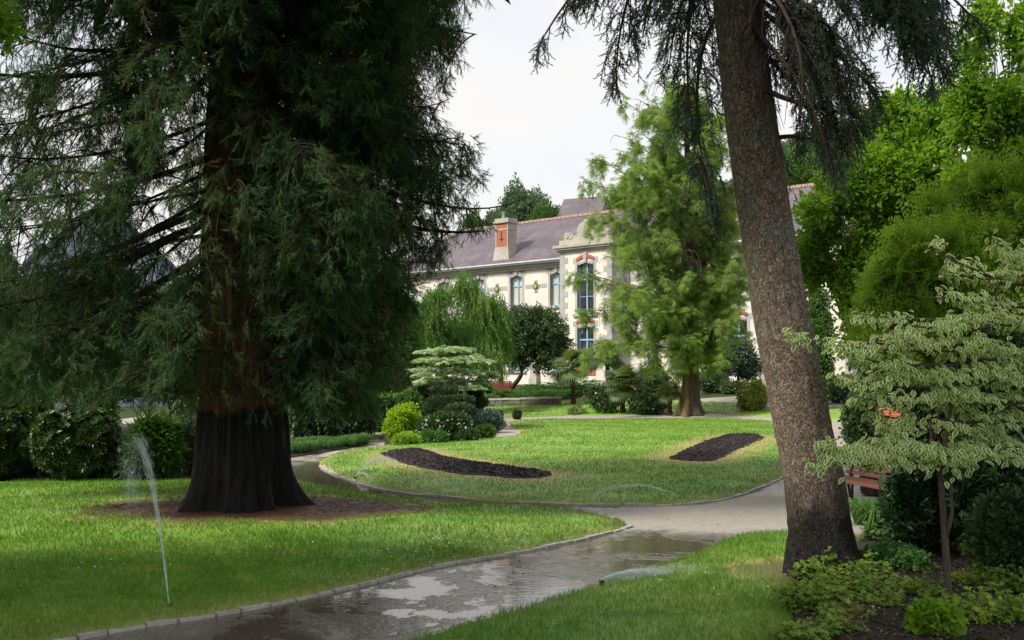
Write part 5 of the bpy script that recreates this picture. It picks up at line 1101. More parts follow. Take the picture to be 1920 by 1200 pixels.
# ferns along the wall foot, shrubs by the facade
T_fern = merge([xf(t_frond(.6, 9, .13, .035, .5), np.array([[math.cos(a), -math.sin(a), 0], [math.sin(a) * .8, math.cos(a) * .8, 0], [0, .0, 1]]) @ np.array([[1, 0, 0], [0, .75, -.6], [0, .6, .75]]), [0, 0, 0]) for a in np.linspace(0, 5.6, 8)])
def fern_row(x0, x1, y, Y0, Y1, n, hgt):
    for i in range(n):
        x = x0 + (x1 - x0) * (i + .5) / n + rng.normal(0, 3); Y = Y0 + (Y1 - Y0) * rng.uniform(); g = on(*P(x, y, Y)[:2])
        if i == 0: m1 = MB(); m1.scatter(T_fern, frames(np.array([[0, 1., 0]] * 5), np.array([.7, 1, 1.2, .9, 1.1]), up=(0, 0, 1)), np.array([[0, 0, .05], [.25, 0, .12], [-.2, .1, .2], [.05, -.2, .1], [0, .2, .25]]), rnd(0, 1, 5)); o = tag(m1.build('fern', M['fern_leaf']), 'bushy green fern in the row along the foot of the school wall', 'fern', 'ferns along the school wall'); fern_row.o = o; c = o
        else: c = fern_row.o.copy(); COL.objects.link(c)
        c.location = (g[0], g[1], g[2]); s = hgt * rng.uniform(.8, 1.25); c.scale = (s, s, s); c.rotation_euler = (0, 0, rng.uniform(0, 6.28))
fern_row(890, 1110, 745, 51, 56, 34, 1.05)
fw = 'shrubs against the school'
shrub('wall_shrub', 'bright light green fern like bush left of the back red bench', 'shrub', 880, 925, 716, 748, M['fern_leaf'], C_mid, 420, Y=53, group=fw); shrub('wall_shrub', 'dark spreading bush between the first and second palms', 'shrub', 1103, 1172, 722, 776, M['deep_leaf'], C_mid, 950, lumps=8, group=fw, lump=.7, gap=.3)
shrub('wall_shrub', 'low dark bush between the second palm and the mossy trunk', 'shrub', 1180, 1252, 742, 777, M['deep_leaf'], C_mid, 620, lumps=6, group=fw, lump=.5, gap=.3); shrub('wall_shrub', 'leafy dark bush behind the second palm against the school wall', 'shrub', 1180, 1262, 690, 752, M['deep_leaf'], C_mid, 650, lumps=8, group=fw, Y=49, lump=.7, gap=.3)
shrub('wall_shrub', 'dark green bush right of the mossy trunk', 'shrub', 1308, 1370, 700, 756, M['deep_leaf'], C_mid, 1000, lumps=6, group=fw, Y=50, lump=.4); shrub('wall_shrub', 'low dark hedge bush between the mossy trunk and the yellow shrub', 'shrub', 1350, 1400, 718, 762, M['deep_leaf'], C_mid, 650, lumps=8, group=fw, Y=49, lump=.7, gap=.3)
shrub('gold_shrub', 'yellow and cream tinted rounded shrub just left of the leaning trunk', 'shrub', 1384, 1442, 720, 772, M['gold_leaf'], C_mid, 820, lumps=6, group=fw, lump=.4)
g = on(*P(1385, 740, 51)[:2]); tree('small_tree', 'small dark grey green tree before the ground floor windows left of the leaning trunk', g, [ellpx(1380, 672, 36, 26, 51), ellpx(1350, 690, 20, 24, 51), ellpx(1405, 690, 24, 24, 51), ellpx(1385, 655, 24, 18, 51)], 'grey_dark', t_cluster(10, .14, .07, .2, 55), 1100, 'dark_bark', .07, fork=1.0, gap=.3, lump=.5)
rng = np.random.default_rng(133)
# palms
T_fan = None
def t_fan(R, n, seed):
    rr = np.random.default_rng(seed); ts = []
    for i in range(n):
        a = (i / (n - 1) - .5) * 4.6; d = np.array([math.sin(a), math.cos(a), 0]); L = R * (1 - .12 * abs(a) / 2.3) * rr.uniform(.9, 1.05); w = .05 * R / .5; s = np.array([d[1], -d[0], 0])
        V = np.array([[0, 0, 0], d * L * .5 + s * w / 2 + [0, 0, .02], d * L * .8 + s * w * .3 - [0, 0, .05 * L], d * L - [0, 0, .34 * L], d * L * .8 - s * w * .3 - [0, 0, .05 * L], d * L * .5 - s * w / 2 + [0, 0, .02]])
        ts.append((V, [np.array([[0, 1, 5]]), np.array([[1, 2, 4, 5]]), np.array([[2, 3, 4]])] and [np.array([[0, 1, 5], [2, 3, 4]]), np.array([[1, 2, 4, 5]])], np.zeros(6)))
    T = merge(ts); return T
M['palm_leaf'] = leafmat('palm_leaf', (.07, .12, .035), (.12, .19, .055), (.2, .27, .09), .25, .4, .4); M['palm_bark'] = soil_mat('palm_bark', [(.05, .025, .015), (.12, .06, .035), (.2, .11, .07)], None, .9, .1, 9)
def palm(px, pb, ptop, Rpx, label, Y=None, flowers=8, leaves=40, thick=.12):
    g = G(px, pb) if Y is None else on(*P(px, pb, Y)[:2]); k = g[1] / F; h = CH + (HZ - ptop) * k - g[2]; R = Rpx * k; e = empty('fan_palm', g, label, 'palm', 'shaggy fan palms before the school')
    mb = MB(); zz = np.linspace(-.05, h, 40); lean = rng.normal(0, .03)
    mb.tube(np.stack([g[0] + lean * zz, g[1] + 0 * zz, g[2] + zz], 1), thick * (1 + .15 * np.sin(zz * 40)) * np.interp(zz, [0, h * .3, h], [1.15, .9, 1.05]), 18, lob=lambda a, t, p: 1 + .16 * (noise(np.stack([np.cos(a).ravel() * 3, np.sin(a).ravel() * 3, (p[:, 2][:, None] * 6 + 0 * a).ravel()], 1), 1.5, 4).reshape(a.shape) - .5)); mb.build('trunk', M['palm_bark'], e)
    top = np.array([g[0] + lean * h, g[1], g[2] + h]); st = MB(); lf = MB(); Tf = t_fan(R * .55, 24, 5)
    for i in range(leaves):
        a = i * 2.399; el = rng.uniform(-.55, 1.25); d = np.array([math.cos(a) * math.cos(el), math.sin(a) * math.cos(el), math.sin(el)]); L = R * rng.uniform(.4, .62); q = top + d * L + [0, 0, -.12 * L]
        st.tube(bez(top, top + d * L * .4 + [0, 0, .05], top + d * L * .7, q, 5), [.014, .012, .01, .009, .008], 4, cap=False); dd = nrm(d + [0, 0, -.35]); upv = nrm(np.cross(np.cross(dd, [0, 0, 1]), dd))
        Mx = frames(dd[None], np.array([rng.uniform(.8, 1.1)]), up=upv); lf.scatter(Tf, Mx, q[None], np.array([rng.uniform()]))
        lf.a[-1] = np.clip(lf.a[-1] - (.3 if el < -.2 else 0), 0, 1)
    st.build('leaf_stalk', M['palm_leaf'], e); lf.build('crown', M['palm_leaf'], e)
    for i in range(flowers):
        a = i * 2.399; d = np.array([math.cos(a), math.sin(a) - .3, -.35]); mb = MB(); leafy(mb, t_cluster(14, .04, .03, .05, 8), [(*(top + d * .22 + [0, 0, -.05]), .1, .1, .15)], 26, shell=1); mb.build('flower_cluster', M['flower_yellow'], e)
palm(1076, 761, 692, 50, 'fan palm with clear brown shaggy trunk and yellow flowers, leftmost of the palms', flowers=7)
palm(1168, 776, 722, 46, 'fan palm with thick trunk standing in the dark bushes in the middle of the palms')
palm(1255, 779, 735, 34, 'fan palm with orange flower cluster close beside the mossy trunk', flowers=4, leaves=18, thick=.11)
palm(1140, 765, 672, 50, 'tall fan palm behind the others half hidden in the feathery green tree', Y=52, flowers=8)
mb = MB(); g = G(1080, 778); e = empty('dwarf_palm', g, 'stemless little fan palm sitting on the lawn below the leftmost palm', 'palm'); st = MB(); Tf = t_fan(.26, 16, 6)
for i in range(22):
    a = i * 2.399; el = rng.uniform(.1, 1.2); d = np.array([math.cos(a) * math.cos(el), math.sin(a) * math.cos(el), math.sin(el)]); q = g + d * rng.uniform(.15, .42) + [0, 0, .05]; st.tube([g, g + d * .1, q], [.012, .01, .008], 4, cap=False); dd = nrm(d + [0, 0, -.1]); mb.scatter(Tf, frames(dd[None], np.array([1.1]), up=nrm(np.cross(np.cross(dd, [0, 0, 1]), dd))), q[None], np.array([rng.uniform()]))
st.build('leaf_stalk', M['palm_leaf'], e); mb.build('crown', M['palm_leaf'], e)

# ------------------------------------------------------------------ left background: rhododendrons, grasses, shade trees
T_rh = merge([xf(t_leaf(.13, .045, .1, .1), np.array([[math.cos(a), -math.sin(a) * .8, 0], [math.sin(a), math.cos(a) * .8, 0], [0, .5, .8]]), [0, 0, 0]) for a in np.linspace(0, 5.6, 8)] + [xf(t_leaf(.07, .03, .1, .1), np.array([[math.cos(a), -math.sin(a) * .4, 0], [math.sin(a), math.cos(a) * .4, 0], [0, .9, .4]]), [0, 0, .02]) for a in np.linspace(.4, 5.4, 5)])
T_rh = (T_rh[0][:, [0, 2, 1]] * [1, 1, -1], T_rh[1], T_rh[2])
M['rhodo'] = leafmat('rhodo', (.02, .05, .014), (.045, .09, .02), (.12, .17, .03), .22, .38, .5)
lg = 'evergreen shrubs along the back of the left lawn'
for (x0, x1, yt, yb, n, lab) in ((-120, 70, 745, 903, 1300, 'dark evergreen shrub at the left edge of the photo behind the lawn'), (40, 235, 762, 903, 1500, 'broad dark rhododendron with yellowish shoot tips behind the left water jet'),
                                 (-30, 110, 725, 895, 900, 'taller dark rhododendron rising behind the two front ones')):
    shrub('rhododendron', lab, 'shrub', x0, x1, yt, yb, M['rhodo'], T_rh, n * 2, lumps=8, group=lg, lump=.3, depth=.7, shell=.35, jit=.45, up=.35)
shrub('green_shrub', 'light green strappy leaved shrub between the rhododendron and the giant trunk', 'shrub', 235, 345, 790, 902, M['mid_leaf'], t_cluster(12, .22, .04, .08, 91), 900, lumps=7, group=lg, lump=.4)
shrub('green_shrub', 'greyish twiggy shrub right behind the giant trunk base', 'shrub', 315, 400, 780, 895, M['grey_leaf'], t_cluster(12, .1, .02, .12, 92), 900, lumps=6, group=lg)
shrub('green_shrub', 'dark low shrub under the water plume', 'shrub', 215, 290, 830, 903, M['rhodo'], C_mid, 500, lumps=5, group=lg); shrub('green_shrub', 'yellow green leafy spray poking above the rhododendron', 'shrub', 160, 210, 730, 800, M['mid_leaf'], C_mid, 260, Y=20, gap=.35)
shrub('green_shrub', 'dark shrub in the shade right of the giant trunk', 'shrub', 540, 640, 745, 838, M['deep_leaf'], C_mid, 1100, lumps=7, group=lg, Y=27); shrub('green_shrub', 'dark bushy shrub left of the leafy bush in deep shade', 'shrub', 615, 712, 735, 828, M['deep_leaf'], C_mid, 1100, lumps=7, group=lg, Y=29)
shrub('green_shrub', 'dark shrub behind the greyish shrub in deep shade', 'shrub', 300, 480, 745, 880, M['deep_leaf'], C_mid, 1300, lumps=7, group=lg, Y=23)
# grassy border tufts
tb = None; T_tuft = merge([xf(t_blade(.3, .012), np.array([[math.cos(a), 0, -math.sin(a)], [math.sin(a) * math.sin(e_), math.cos(e_), 0], [0, math.sin(e_), 1]]), [0, 0, 0]) for a, e_ in [(i * 2.399, .3) for i in range(3)]])
def tuft_mesh(n, L, w, spread, seed, mat, name, bend=.35):
    r_ = np.random.default_rng(seed); m1 = MB(); a = r_.uniform(0, 6.28, n); s = r_.uniform(.05, 1, n) ** .7 * spread; z0 = np.zeros((n, 3)); V = []; Fq = []; Ft = []
    for i in range(n):
        d = np.array([math.cos(a[i]), math.sin(a[i]), 0]); l = L * r_.uniform(.6, 1.1); sd = np.array([-d[1], d[0], 0]) * w / 2; b0 = d * .06 * r_.uniform()
        p = [b0, b0 + d * l * .25 * s[i] + [0, 0, l * .55], b0 + d * l * .65 * s[i] + [0, 0, l * (.8 - .1 * s[i])], b0 + d * l * (1.05 * s[i]) + [0, 0, l * (.85 - bend * s[i])]]
        m1.add(np.array([p[0] - sd, p[0] + sd, p[1] - sd, p[1] + sd, p[2] - sd * .8, p[2] + sd * .8, p[3]]), [np.array([[0, 1, 3, 2], [2, 3, 5, 4]]), np.array([[4, 5, 6]])], np.full(7, r_.uniform()))
    return m1.build(name, mat)
proto = None; nT = 0
for row, (y0, y1) in enumerate(((848, 833), (858, 838))):
    for i in range(15):
        t = (i + .5 * row) / 15; x = 545 + (690 - 545) * t; y = y0 + (y1 - y0) * t - 4 * row + rng.normal(0, 1); g = G(x, y)
        if proto is None: proto = tag(tuft_mesh(230, .42, .014, 1, 3, M['fern_leaf'], 'grass_tuft', .6), 'rounded dark green grass tuft in the border row by the flooded path bend', 'grass tuft', 'grass tufts edging the flooded bend'); c = proto
        else: c = proto.copy(); COL.objects.link(c)
        c.location = g; c.rotation_euler = (0, 0, rng.uniform(0, 6.28)); s = rng.uniform(.8, 1.15); c.scale = (s, s, s * .9)
# trees behind the giant sequoia
bt = 'background trees behind the giant tree'
for (lab, x, Y, cl_, mat, n) in (
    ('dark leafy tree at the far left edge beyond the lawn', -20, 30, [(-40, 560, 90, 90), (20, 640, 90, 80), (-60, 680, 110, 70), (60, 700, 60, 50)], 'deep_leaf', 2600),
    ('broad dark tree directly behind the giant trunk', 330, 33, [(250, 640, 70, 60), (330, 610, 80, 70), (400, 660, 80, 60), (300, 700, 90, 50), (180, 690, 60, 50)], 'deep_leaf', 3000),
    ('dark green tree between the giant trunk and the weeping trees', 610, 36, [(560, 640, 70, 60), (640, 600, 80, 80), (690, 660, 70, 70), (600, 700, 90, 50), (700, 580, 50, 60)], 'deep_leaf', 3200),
    ('green tree peeping between the giant tree and the drooping trees', 730, 40, [(735, 600, 50, 60), (740, 670, 50, 60), (715, 700, 50, 40)], 'weeping_leaf', 1500)):
    g = on(*P(x, 720, Y)[:2]); tree('background_tree', lab, g, [ellpx(*q, Y, .8) for q in cl_], mat, t_cluster(10, .2, .12, .25, 95), n, 'dark_bark', .16, fork=1.6, group=bt, lump=.4, gap=.28, gf=.9)
# hill trees beyond the school
proto = []
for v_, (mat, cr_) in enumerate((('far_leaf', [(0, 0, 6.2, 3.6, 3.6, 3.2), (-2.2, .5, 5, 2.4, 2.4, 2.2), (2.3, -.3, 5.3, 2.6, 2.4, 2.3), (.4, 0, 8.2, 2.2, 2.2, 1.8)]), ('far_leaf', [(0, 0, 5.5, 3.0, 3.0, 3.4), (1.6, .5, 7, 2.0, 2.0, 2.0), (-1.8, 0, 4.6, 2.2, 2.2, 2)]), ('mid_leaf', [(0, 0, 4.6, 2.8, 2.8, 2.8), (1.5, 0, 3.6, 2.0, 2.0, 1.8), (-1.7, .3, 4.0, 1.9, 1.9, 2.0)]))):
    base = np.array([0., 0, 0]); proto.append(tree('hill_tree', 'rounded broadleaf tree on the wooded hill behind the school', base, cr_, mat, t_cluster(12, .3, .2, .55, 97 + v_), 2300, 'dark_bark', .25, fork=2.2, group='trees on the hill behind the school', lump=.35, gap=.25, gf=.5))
HT = [(972, 366, 108, 0, .60, 'darker round tree crown standing highest left above the school ridge'), (1003, 376, 112, 0, .5, 'wide green tree crown above the middle of the left roof ridge'), (1043, 387, 112, 1, .5, 'smaller tree crown left of the grey roofed hill house'), (1018, 399, 104, 2, .5, 'low light green tree crown just over the roof ridge'), (912, 408, 112, 1, .5, 'low tree crown peeping left of the chimney'), (886, 416, 108, 2, .5, 'lighter green bush crown at the left end of the roof ridge'), (942, 392, 116, 1, .5, 'tree crown just behind the chimney pot'),
      (1500, 268, 100, 0, 1.0, None), (1540, 262, 104, 1, 1.0, None), (1585, 250, 106, 0, 1.05, None), (1630, 232, 110, 1, 1.0, None), (1480, 300, 92, 2, .9, None), (1530, 308, 90, 2, 1.1, None), (1575, 300, 96, 1, 1.0, None), (1615, 285, 98, 2, 1.0, None), (1660, 225, 112, 0, 1.1, None), (1700, 215, 112, 0, 1.1, None), (1450, 320, 92, 0, .9, None), (1400, 330, 100, 1, .9, None), (1120, 385, 112, 1, .8, None), (1180, 372, 112, 0, .9, None), (1240, 362, 108, 1, .9, None), (1300, 350, 108, 0, .9, None), (1350, 340, 108, 1, .9, None)]
used = set()
for i, (x, y, Y, k_, s, lab) in enumerate(HT):
    q = P(x, y, Y); c = proto[k_] if k_ not in used else copy_tree(proto[k_]); used.add(k_); gz = float(ground_z(q[0], q[1])); hh = 9.4 if k_ < 2 else 7.2
    zb = q[2] - hh * s; c.location = (q[0], q[1], min(zb, gz)); sc = max(s, (q[2] - gz) / hh) if zb > gz else s; c.scale = (s * .95 + .1, s * .95 + .1, sc); c.rotation_euler = (0, 0, rng.uniform(0, 6.28))
    c['label'] = lab or ('rounded tree of the wooded hillside seen beside the leaning trunk' if x > 1440 else 'hillside tree mostly hidden behind the feathery green tree')
rng = np.random.default_rng(134)
# ------------------------------------------------------------------ right side: tall bright tree, feathery shrubs
rg = 'trees and tall shrubs on the right'
C_br = t_cluster(14, .105, .062, .2, 111); C_br2 = t_cluster(13, .09, .052, .17, 112)
g = on(*P(1720, 900, 17.5)[:2]); tree('bright_tree', 'large bright green leafy tree rising right of the leaning trunk', g,
     [ellpx(1600, 420, 95, 80, 17, .8), ellpx(1540, 500, 50, 90, 17.3, .8), ellpx(1620, 520, 90, 80, 17, .8), ellpx(1690, 330, 90, 90, 17, .8), ellpx(1760, 250, 90, 80, 17, .8), ellpx(1680, 230, 50, 50, 17.5, .8), ellpx(1560, 590, 60, 60, 17.5, .8), ellpx(1640, 340, 60, 50, 16.6), ellpx(1740, 370, 90, 80, 17, .8), ellpx(1590, 350, 45, 40, 17.4), ellpx(1640, 610, 70, 50, 17)],
     'bright_leaf', C_br, 7600, 'grey_bark', .11, fork=1.4, stems=3, spread=.45, bits=5, lump=.45, gap=.45, gf=1.3, shell=.8, up=.1)
g = on(*P(1870, 850, 15)[:2]); tree('bright_tree', 'tall thin stemmed bright green tree at the top right corner', g,
     [ellpx(1850, 90, 60, 90, 15, .8), ellpx(1910, 60, 60, 90, 15, .8), ellpx(1880, 200, 80, 80, 15, .8), ellpx(1950, 200, 70, 90, 15, .8), ellpx(1830, 250, 50, 60, 15.3), ellpx(1920, 320, 70, 60, 15), ellpx(1860, -40, 60, 70, 15.3), ellpx(1830, 340, 60, 50, 15.2)],
     'bright_leaf', C_br2, 3300, 'grey_bark', .05, fork=2.6, stems=6, spread=.8, bits=5, lump=.45, gap=.40, gf=1.5, shell=.85, up=.1)
g = on(*P(1800, 880, 13.5)[:2])
T_fe = merge([t_frond(.26, 8, .075, .018, .4), xf(t_frond(.2, 7, .06, .016, .4), np.array([[.75, .65, 0], [-.65, .75, 0], [0, 0, 1]]), [0, .03, 0]), xf(t_frond(.2, 7, .06, .016, .4), np.array([[.75, -.65, 0], [.65, .75, 0], [0, 0, 1]]), [0, .03, 0])])
tree('feathery_tree', 'olive green feathery leaved tree behind the large variegated dogwood', g,
     [ellpx(1760, 480, 80, 60, 13.5, .8), ellpx(1850, 430, 80, 60, 13.5, .8), ellpx(1720, 550, 70, 60, 13.5, .8), ellpx(1830, 530, 90, 70, 13.5, .8), ellpx(1700, 620, 70, 50, 13.3, .8), ellpx(1910, 470, 60, 80, 13.5), ellpx(1800, 620, 90, 60, 13.6), ellpx(1900, 600, 60, 70, 13.6), ellpx(1780, 400, 50, 40, 13.8), ellpx(1880, 380, 50, 50, 13.8)],
     'olive_leaf', T_fe, 3800, 'dark_bark', .05, fork=1.0, stems=4, spread=.4, bits=6, lump=.6, gap=.43, gf=1.4, shell=.9, up=.3, size=(1.2, 2.3))
# dark evergreens low on the right
rr_g = 'dark shrubs filling the right border'
shrub('conifer_shrub', 'narrow dark green conical bush just right of the leaning trunk', 'shrub', 1508, 1566, 530, 742, M['mid_leaf'], C_mid, 1500, lumps=5, Y=40, group=rr_g); shrub('conifer_shrub', 'grey green low juniper like bush beyond the right lawn strip', 'shrub', 1545, 1620, 705, 770, M['grey_dark'], C_mid, 700, lumps=5, Y=42, group=rr_g)
shrub('dark_shrub', 'dark glossy shrub behind the coral bench', 'shrub', 1590, 1720, 640, 800, M['deep_leaf'], C_mid, 1500, lumps=8, Y=30, group=rr_g, lump=.4)
shrub('dark_shrub', 'dark leafy shrub left of the coral bench beyond the dogwood tips', 'shrub', 1580, 1650, 735, 830, M['deep_leaf'], C_mid, 800, lumps=6, Y=24, group=rr_g)
shrub('dark_shrub', 'tall dark shrub mass behind the dogwood at the right edge', 'shrub', 1780, 2010, 600, 880, M['deep_leaf'], C_br2, 2600, lumps=9, Y=13.0, group=rr_g, lump=.4)
shrub('dark_shrub', 'dark shrub behind the middle of the big dogwood', 'shrub', 1690, 1830, 660, 900, M['deep_leaf'], C_br2, 1300, lumps=8, Y=13.8, group=rr_g, lump=.4)
T_gl = merge([xf(t_leaf(.10, .05, .1, .15), np.array([[math.cos(a), -math.sin(a), 0], [math.sin(a), math.cos(a), 0], [0, .25, 1]]), [0, 0, i * .004]) for i, a in enumerate(np.linspace(0, 5.3, 6))])
shrub('camellia', 'glossy dark leaved camellia right of the worn red bench', 'shrub', 1650, 1800, 860, 1020, M['glossy_leaf'], T_gl, 2600, lumps=8, depth=.8, shell=.45, lump=.4, up=.6, Y=11.2)
shrub('camellia', 'big glossy dark camellia in shadow at the right edge behind the dogwood stem', 'shrub', 1780, 2000, 830, 1060, M['glossy_leaf'], T_gl, 3200, lumps=9, depth=.6, shell=.45, lump=.4, up=.6, Y=10.6)
shrub('dark_shrub', 'sprawling dark twiggy shrub low at the right edge', 'shrub', 1830, 2020, 930, 1090, M['deep_leaf'], C_small, 2200, lumps=8, depth=.7, group=rr_g, gap=.35, lump=.5, Y=9.3)
# strap-leaved clump
for (x, y, L, s, lab) in ((1640, 1015, .62, 5, 'arching strap leaved clump right behind the leaning trunk'), (1680, 1000, .5, 6, 'smaller strap leaved clump in front of the glossy camellia'), (1612, 985, .45, 7, 'strap leaved clump between the worn bench and the trunk')):
    g = G(x, y); o = tuft_mesh(260, L, .014, 1, s, M['fern_leaf'], 'strap_leaf_clump', .45); o.location = g; tag(o, lab, 'plant', 'strap leaved clumps by the trunk')
# ------------------------------------------------------------------ large variegated dogwood, right foreground
DW = on(3.80, 8.65); dog = empty('variegated_dogwood', DW, 'large tiered dogwood with cream edged leaves on a thin stem in the right foreground', 'tree')
TR_ = MB(); lf = MB(); T_v = t_rimleaf(.072, .040)
def Pd(x, y, Y): return P(x, y, Y)
stem = bez(DW - [0, 0, .08], DW + [-.02, 0, .4], Pd(1768, 960, 8.65), Pd(1763, 875, 8.7), 12); TR_.tube(stem, taper(.036, .024, 12), 12, .2)
s2 = np.array([Pd(1772, 1012, 8.66), Pd(1780, 985, 8.62), Pd(1785, 960, 8.6), Pd(1782, 905, 8.58), Pd(1797, 878, 8.6), Pd(1800, 840, 8.65)]); TR_.tube(s2, [.022, .018, .017, .016, .015, .012], 8, .9)
TR_.tube(np.array([Pd(1782, 905, 8.58), Pd(1765, 898, 8.6), Pd(1764, 880, 8.7)]), [.013, .012, .011], 6, .9)
up1 = bez(Pd(1763, 875, 8.7), Pd(1775, 800, 8.8), Pd(1790, 740, 8.9), Pd(1800, 640, 9.0), 12); TR_.tube(up1, taper(.022, .012, 12), 8, .4); up2 = bez(Pd(1790, 790, 8.85), Pd(1830, 700, 8.9), Pd(1860, 600, 9), Pd(1880, 500, 9.1), 12); TR_.tube(up2, taper(.016, .007, 12), 8, .4)
tiers = [  # px left, py left, px right, py right, Y, depth, density, z thickness
    (1512, 858, 1700, 838, 8.5, .35, 1.0), (1535, 838, 1760, 828, 8.7, .5, 1.2), (1680, 835, 1990, 845, 8.7, .6, 1.15), (1620, 862, 1830, 868, 8.5, .3, .5), (1830, 818, 1990, 822, 8.9, .5, .8),
    (1650, 786, 1860, 796, 8.9, .5, .75), (1780, 770, 1990, 780, 9.0, .5, .8), (1600, 738, 1800, 748, 9.0, .5, .9), (1740, 735, 1990, 742, 8.8, .6, 1.1), (1620, 768, 1700, 770, 9.2, .3, .5),
    (1560, 706, 1760, 700, 9.2, .45, .7), (1660, 690, 1920, 700, 9.0, .6, 1.0), (1840, 680, 1990, 690, 8.9, .5, .8), (1465, 628, 1535, 630, 9.3, .1, .75), (1548, 640, 1700, 650, 9.2, .4, .85), (1640, 632, 1850, 640, 9.0, .5, 1.1), (1770, 650, 1990, 660, 9.1, .5, .9),
    (1600, 664, 1720, 672, 9.1, .4, .8), (1600, 582, 1690, 588, 9.2, .22, .9), (1660, 598, 1800, 604, 9.1, .4, 1.0), (1770, 590, 1990, 598, 9.1, .5, 1.1), (1755, 548, 1850, 552, 9.2, .25, .9), (1800, 556, 1990, 560, 9.1, .4, .9), (1768, 500, 1880, 508, 9.2, .3, 1.0), (1860, 515, 1990, 520, 9.1, .4, 1.0),
    (1742, 456, 1774, 458, 9.2, .06, .6), (1856, 452, 1990, 462, 9.2, .3, 1.0), (1775, 478, 1830, 482, 9.25, .12, .7), (1880, 480, 1990, 485, 9.0, .3, .9)]
for (x0, y0, x1, y1, Y, dep, den) in tiers:
    a = Pd(x0, y0, Y); b = Pd(x1, y1, Y); W_ = b[0] - a[0]; n = int(den * W_ * (dep + .12) * 820 + 8)
    u = rng.uniform(0, 1, n); vv = rng.uniform(-1, 1, n); wd = dep * np.sqrt(np.clip(4 * u * (1 - u), .06, 1)); k = noise2(a[0] + u * W_, vv * dep, 4.2, int(x0), 2) > .41
    u, vv, wd = u[k], vv[k], wd[k]; n = len(u)
    p = np.stack([a[0] + u * W_, Y + vv * wd, a[2] + (b[2] - a[2]) * u - .04 * np.abs(vv) + .035 * np.sin(u * W_ * 9 + x0) + rng.normal(0, .032, n)], 1)
    hub = np.array([1775., 0]); side = np.sign(x0 + x1 - 3560) ; ax = nrm(np.stack([rng.normal(.35 * side, .7, n), vv * .7 + rng.normal(-.25, .5, n), rng.normal(-.62, .22, n)], 1))
    lf.scatter(T_v, frames(ax, rnd(.65, 1.2, n), up=(0, -.45, 1)), p, np.clip(rng.uniform(0, 1, n), 0, 1))
    cx_ = 1785 if (y0 > 640) else 1850
    hubp = along(up1 if y0 > 640 else up2, np.array([np.clip((875 - min(y0, 870)) / 240 if y0 > 640 else (790 - y0) / 290, 0, .98)]))[0][0] - [0, 0, .08]
    ex = a if abs(x0 - cx_) > abs(x1 - cx_) else b; TR_.tube(bez(hubp, hubp + (ex - hubp) * .35 + [0, 0, -.05], hubp + (ex - hubp) * .75 + [0, 0, -.06], ex - [0, 0, .02], 9), taper(.015, .004, 9), 5, rng.uniform(), cap=False)
    for j in range(int(2 + W_ * 5)):
        t = rng.uniform(.2, .95); q = hubp + (ex - hubp) * t + [0, 0, -.05]; e2 = q + np.array([rng.normal(0, .15), rng.choice([-1, 1]) * dep * .7, .05]); TR_.tube([q, (q + e2) / 2 + [0, 0, -.01], e2], [.006, .004, .002], 4, cap=False)
TR_.build('trunk', M['stem_bark'], dog, sm=True); lf.build('crown', M['var_leaf'], dog)

# ------------------------------------------------------------------ foreground bed plants
T_lo = merge([xf(t_leaf(.042, .032, .15, .1), np.array([[math.cos(a), -math.sin(a), 0], [math.sin(a), math.cos(a), 0], [0, .3 * math.sin(a * 3), 1]]), [0, 0, 0]) for a in (0, 1.2, -1.2, 2.6, -2.6)])
def creeper(cx_, cy_, lab, n_st, spread, hgt, mat, sz=1.0, seed=0, name='low_shrub'):
    g = G(cx_, cy_); e = empty(name, g, lab, 'shrub', 'loose low shrubs in the near right bed'); st = MB(); lfm = MB()
    for i in range(int(n_st * 1.7)):
        a = rng.uniform(0, 6.28); r = spread * math.sqrt(rng.uniform(.02, 1)); h = hgt * rng.uniform(.5, 1.1) * (1.1 - .5 * r / spread); t = g + [math.cos(a) * r, math.sin(a) * r * .8, h]; pts = bez(g + [math.cos(a) * r * .3, math.sin(a) * r * .3, -.02], g + [math.cos(a) * r * .5, math.sin(a) * r * .4, h * .6], t - [0, 0, .02], t, 8)
        st.tube(pts, taper(.005, .002, 8), 4, rng.uniform(), cap=False); m_ = int(8 + h * 42); p, d = along(pts, rng.uniform(.3, 1, m_)); p = p + rng.normal(0, .035, p.shape)
        lfm.scatter(T_lo, frames(nrm(rng.normal(0, 1, p.shape) * [1, 1, .25] + [0, -.2, .1]), rng.uniform(.5, 1.0, m_) * sz, up=(0, -.35, 1)), p, np.clip(rng.uniform(.2, 1) + rng.normal(0, .15, m_), 0, 1))
    st.build('stems', M['twig'], e); lfm.build('leaves', mat, e)
M['spring_leaf'] = leafmat('spring_leaf', (.10, .19, .03), (.2, .32, .05), (.32, .43, .09), .4, .45, .3)
creeper(1545, 1098, 'loose yellow green low shrub directly in front of the soaked trunk base', 34, .32, .32, M['spring_leaf'], 1.0)
creeper(1625, 1100, 'yellow green low shrub right of the soaked trunk foot', 26, .3, .26, M['spring_leaf'], .9)
creeper(1530, 1150, 'sprawling yellow green plant on the wet mulch at the lawn edge', 34, .34, .28, M['spring_leaf'], .95)
creeper(1600, 1175, 'reddish stemmed low plant at the bottom of the near bed', 24, .3, .2, M['gold_leaf'], .6)
creeper(1560, 1205, 'lowest pale green plant at the bottom edge beside the lawn', 22, .26, .24, M['spring_leaf'], .9)
creeper(1690, 1060, 'low green plant under the strap leaves right of the trunk', 20, .28, .22, M['mid_leaf'], .8)
creeper(1860, 1060, 'loose yellowish low shrub right of the dogwood stem', 30, .42, .38, M['olive_leaf'], .8); creeper(1840, 1180, 'low green plant in the bottom right corner', 34, .4, .28, M['olive_leaf'], .9); creeper(1730, 1015, 'pale spotted low shrub left of the dogwood stem', 30, .32, .4, M['spring_leaf'], .6)
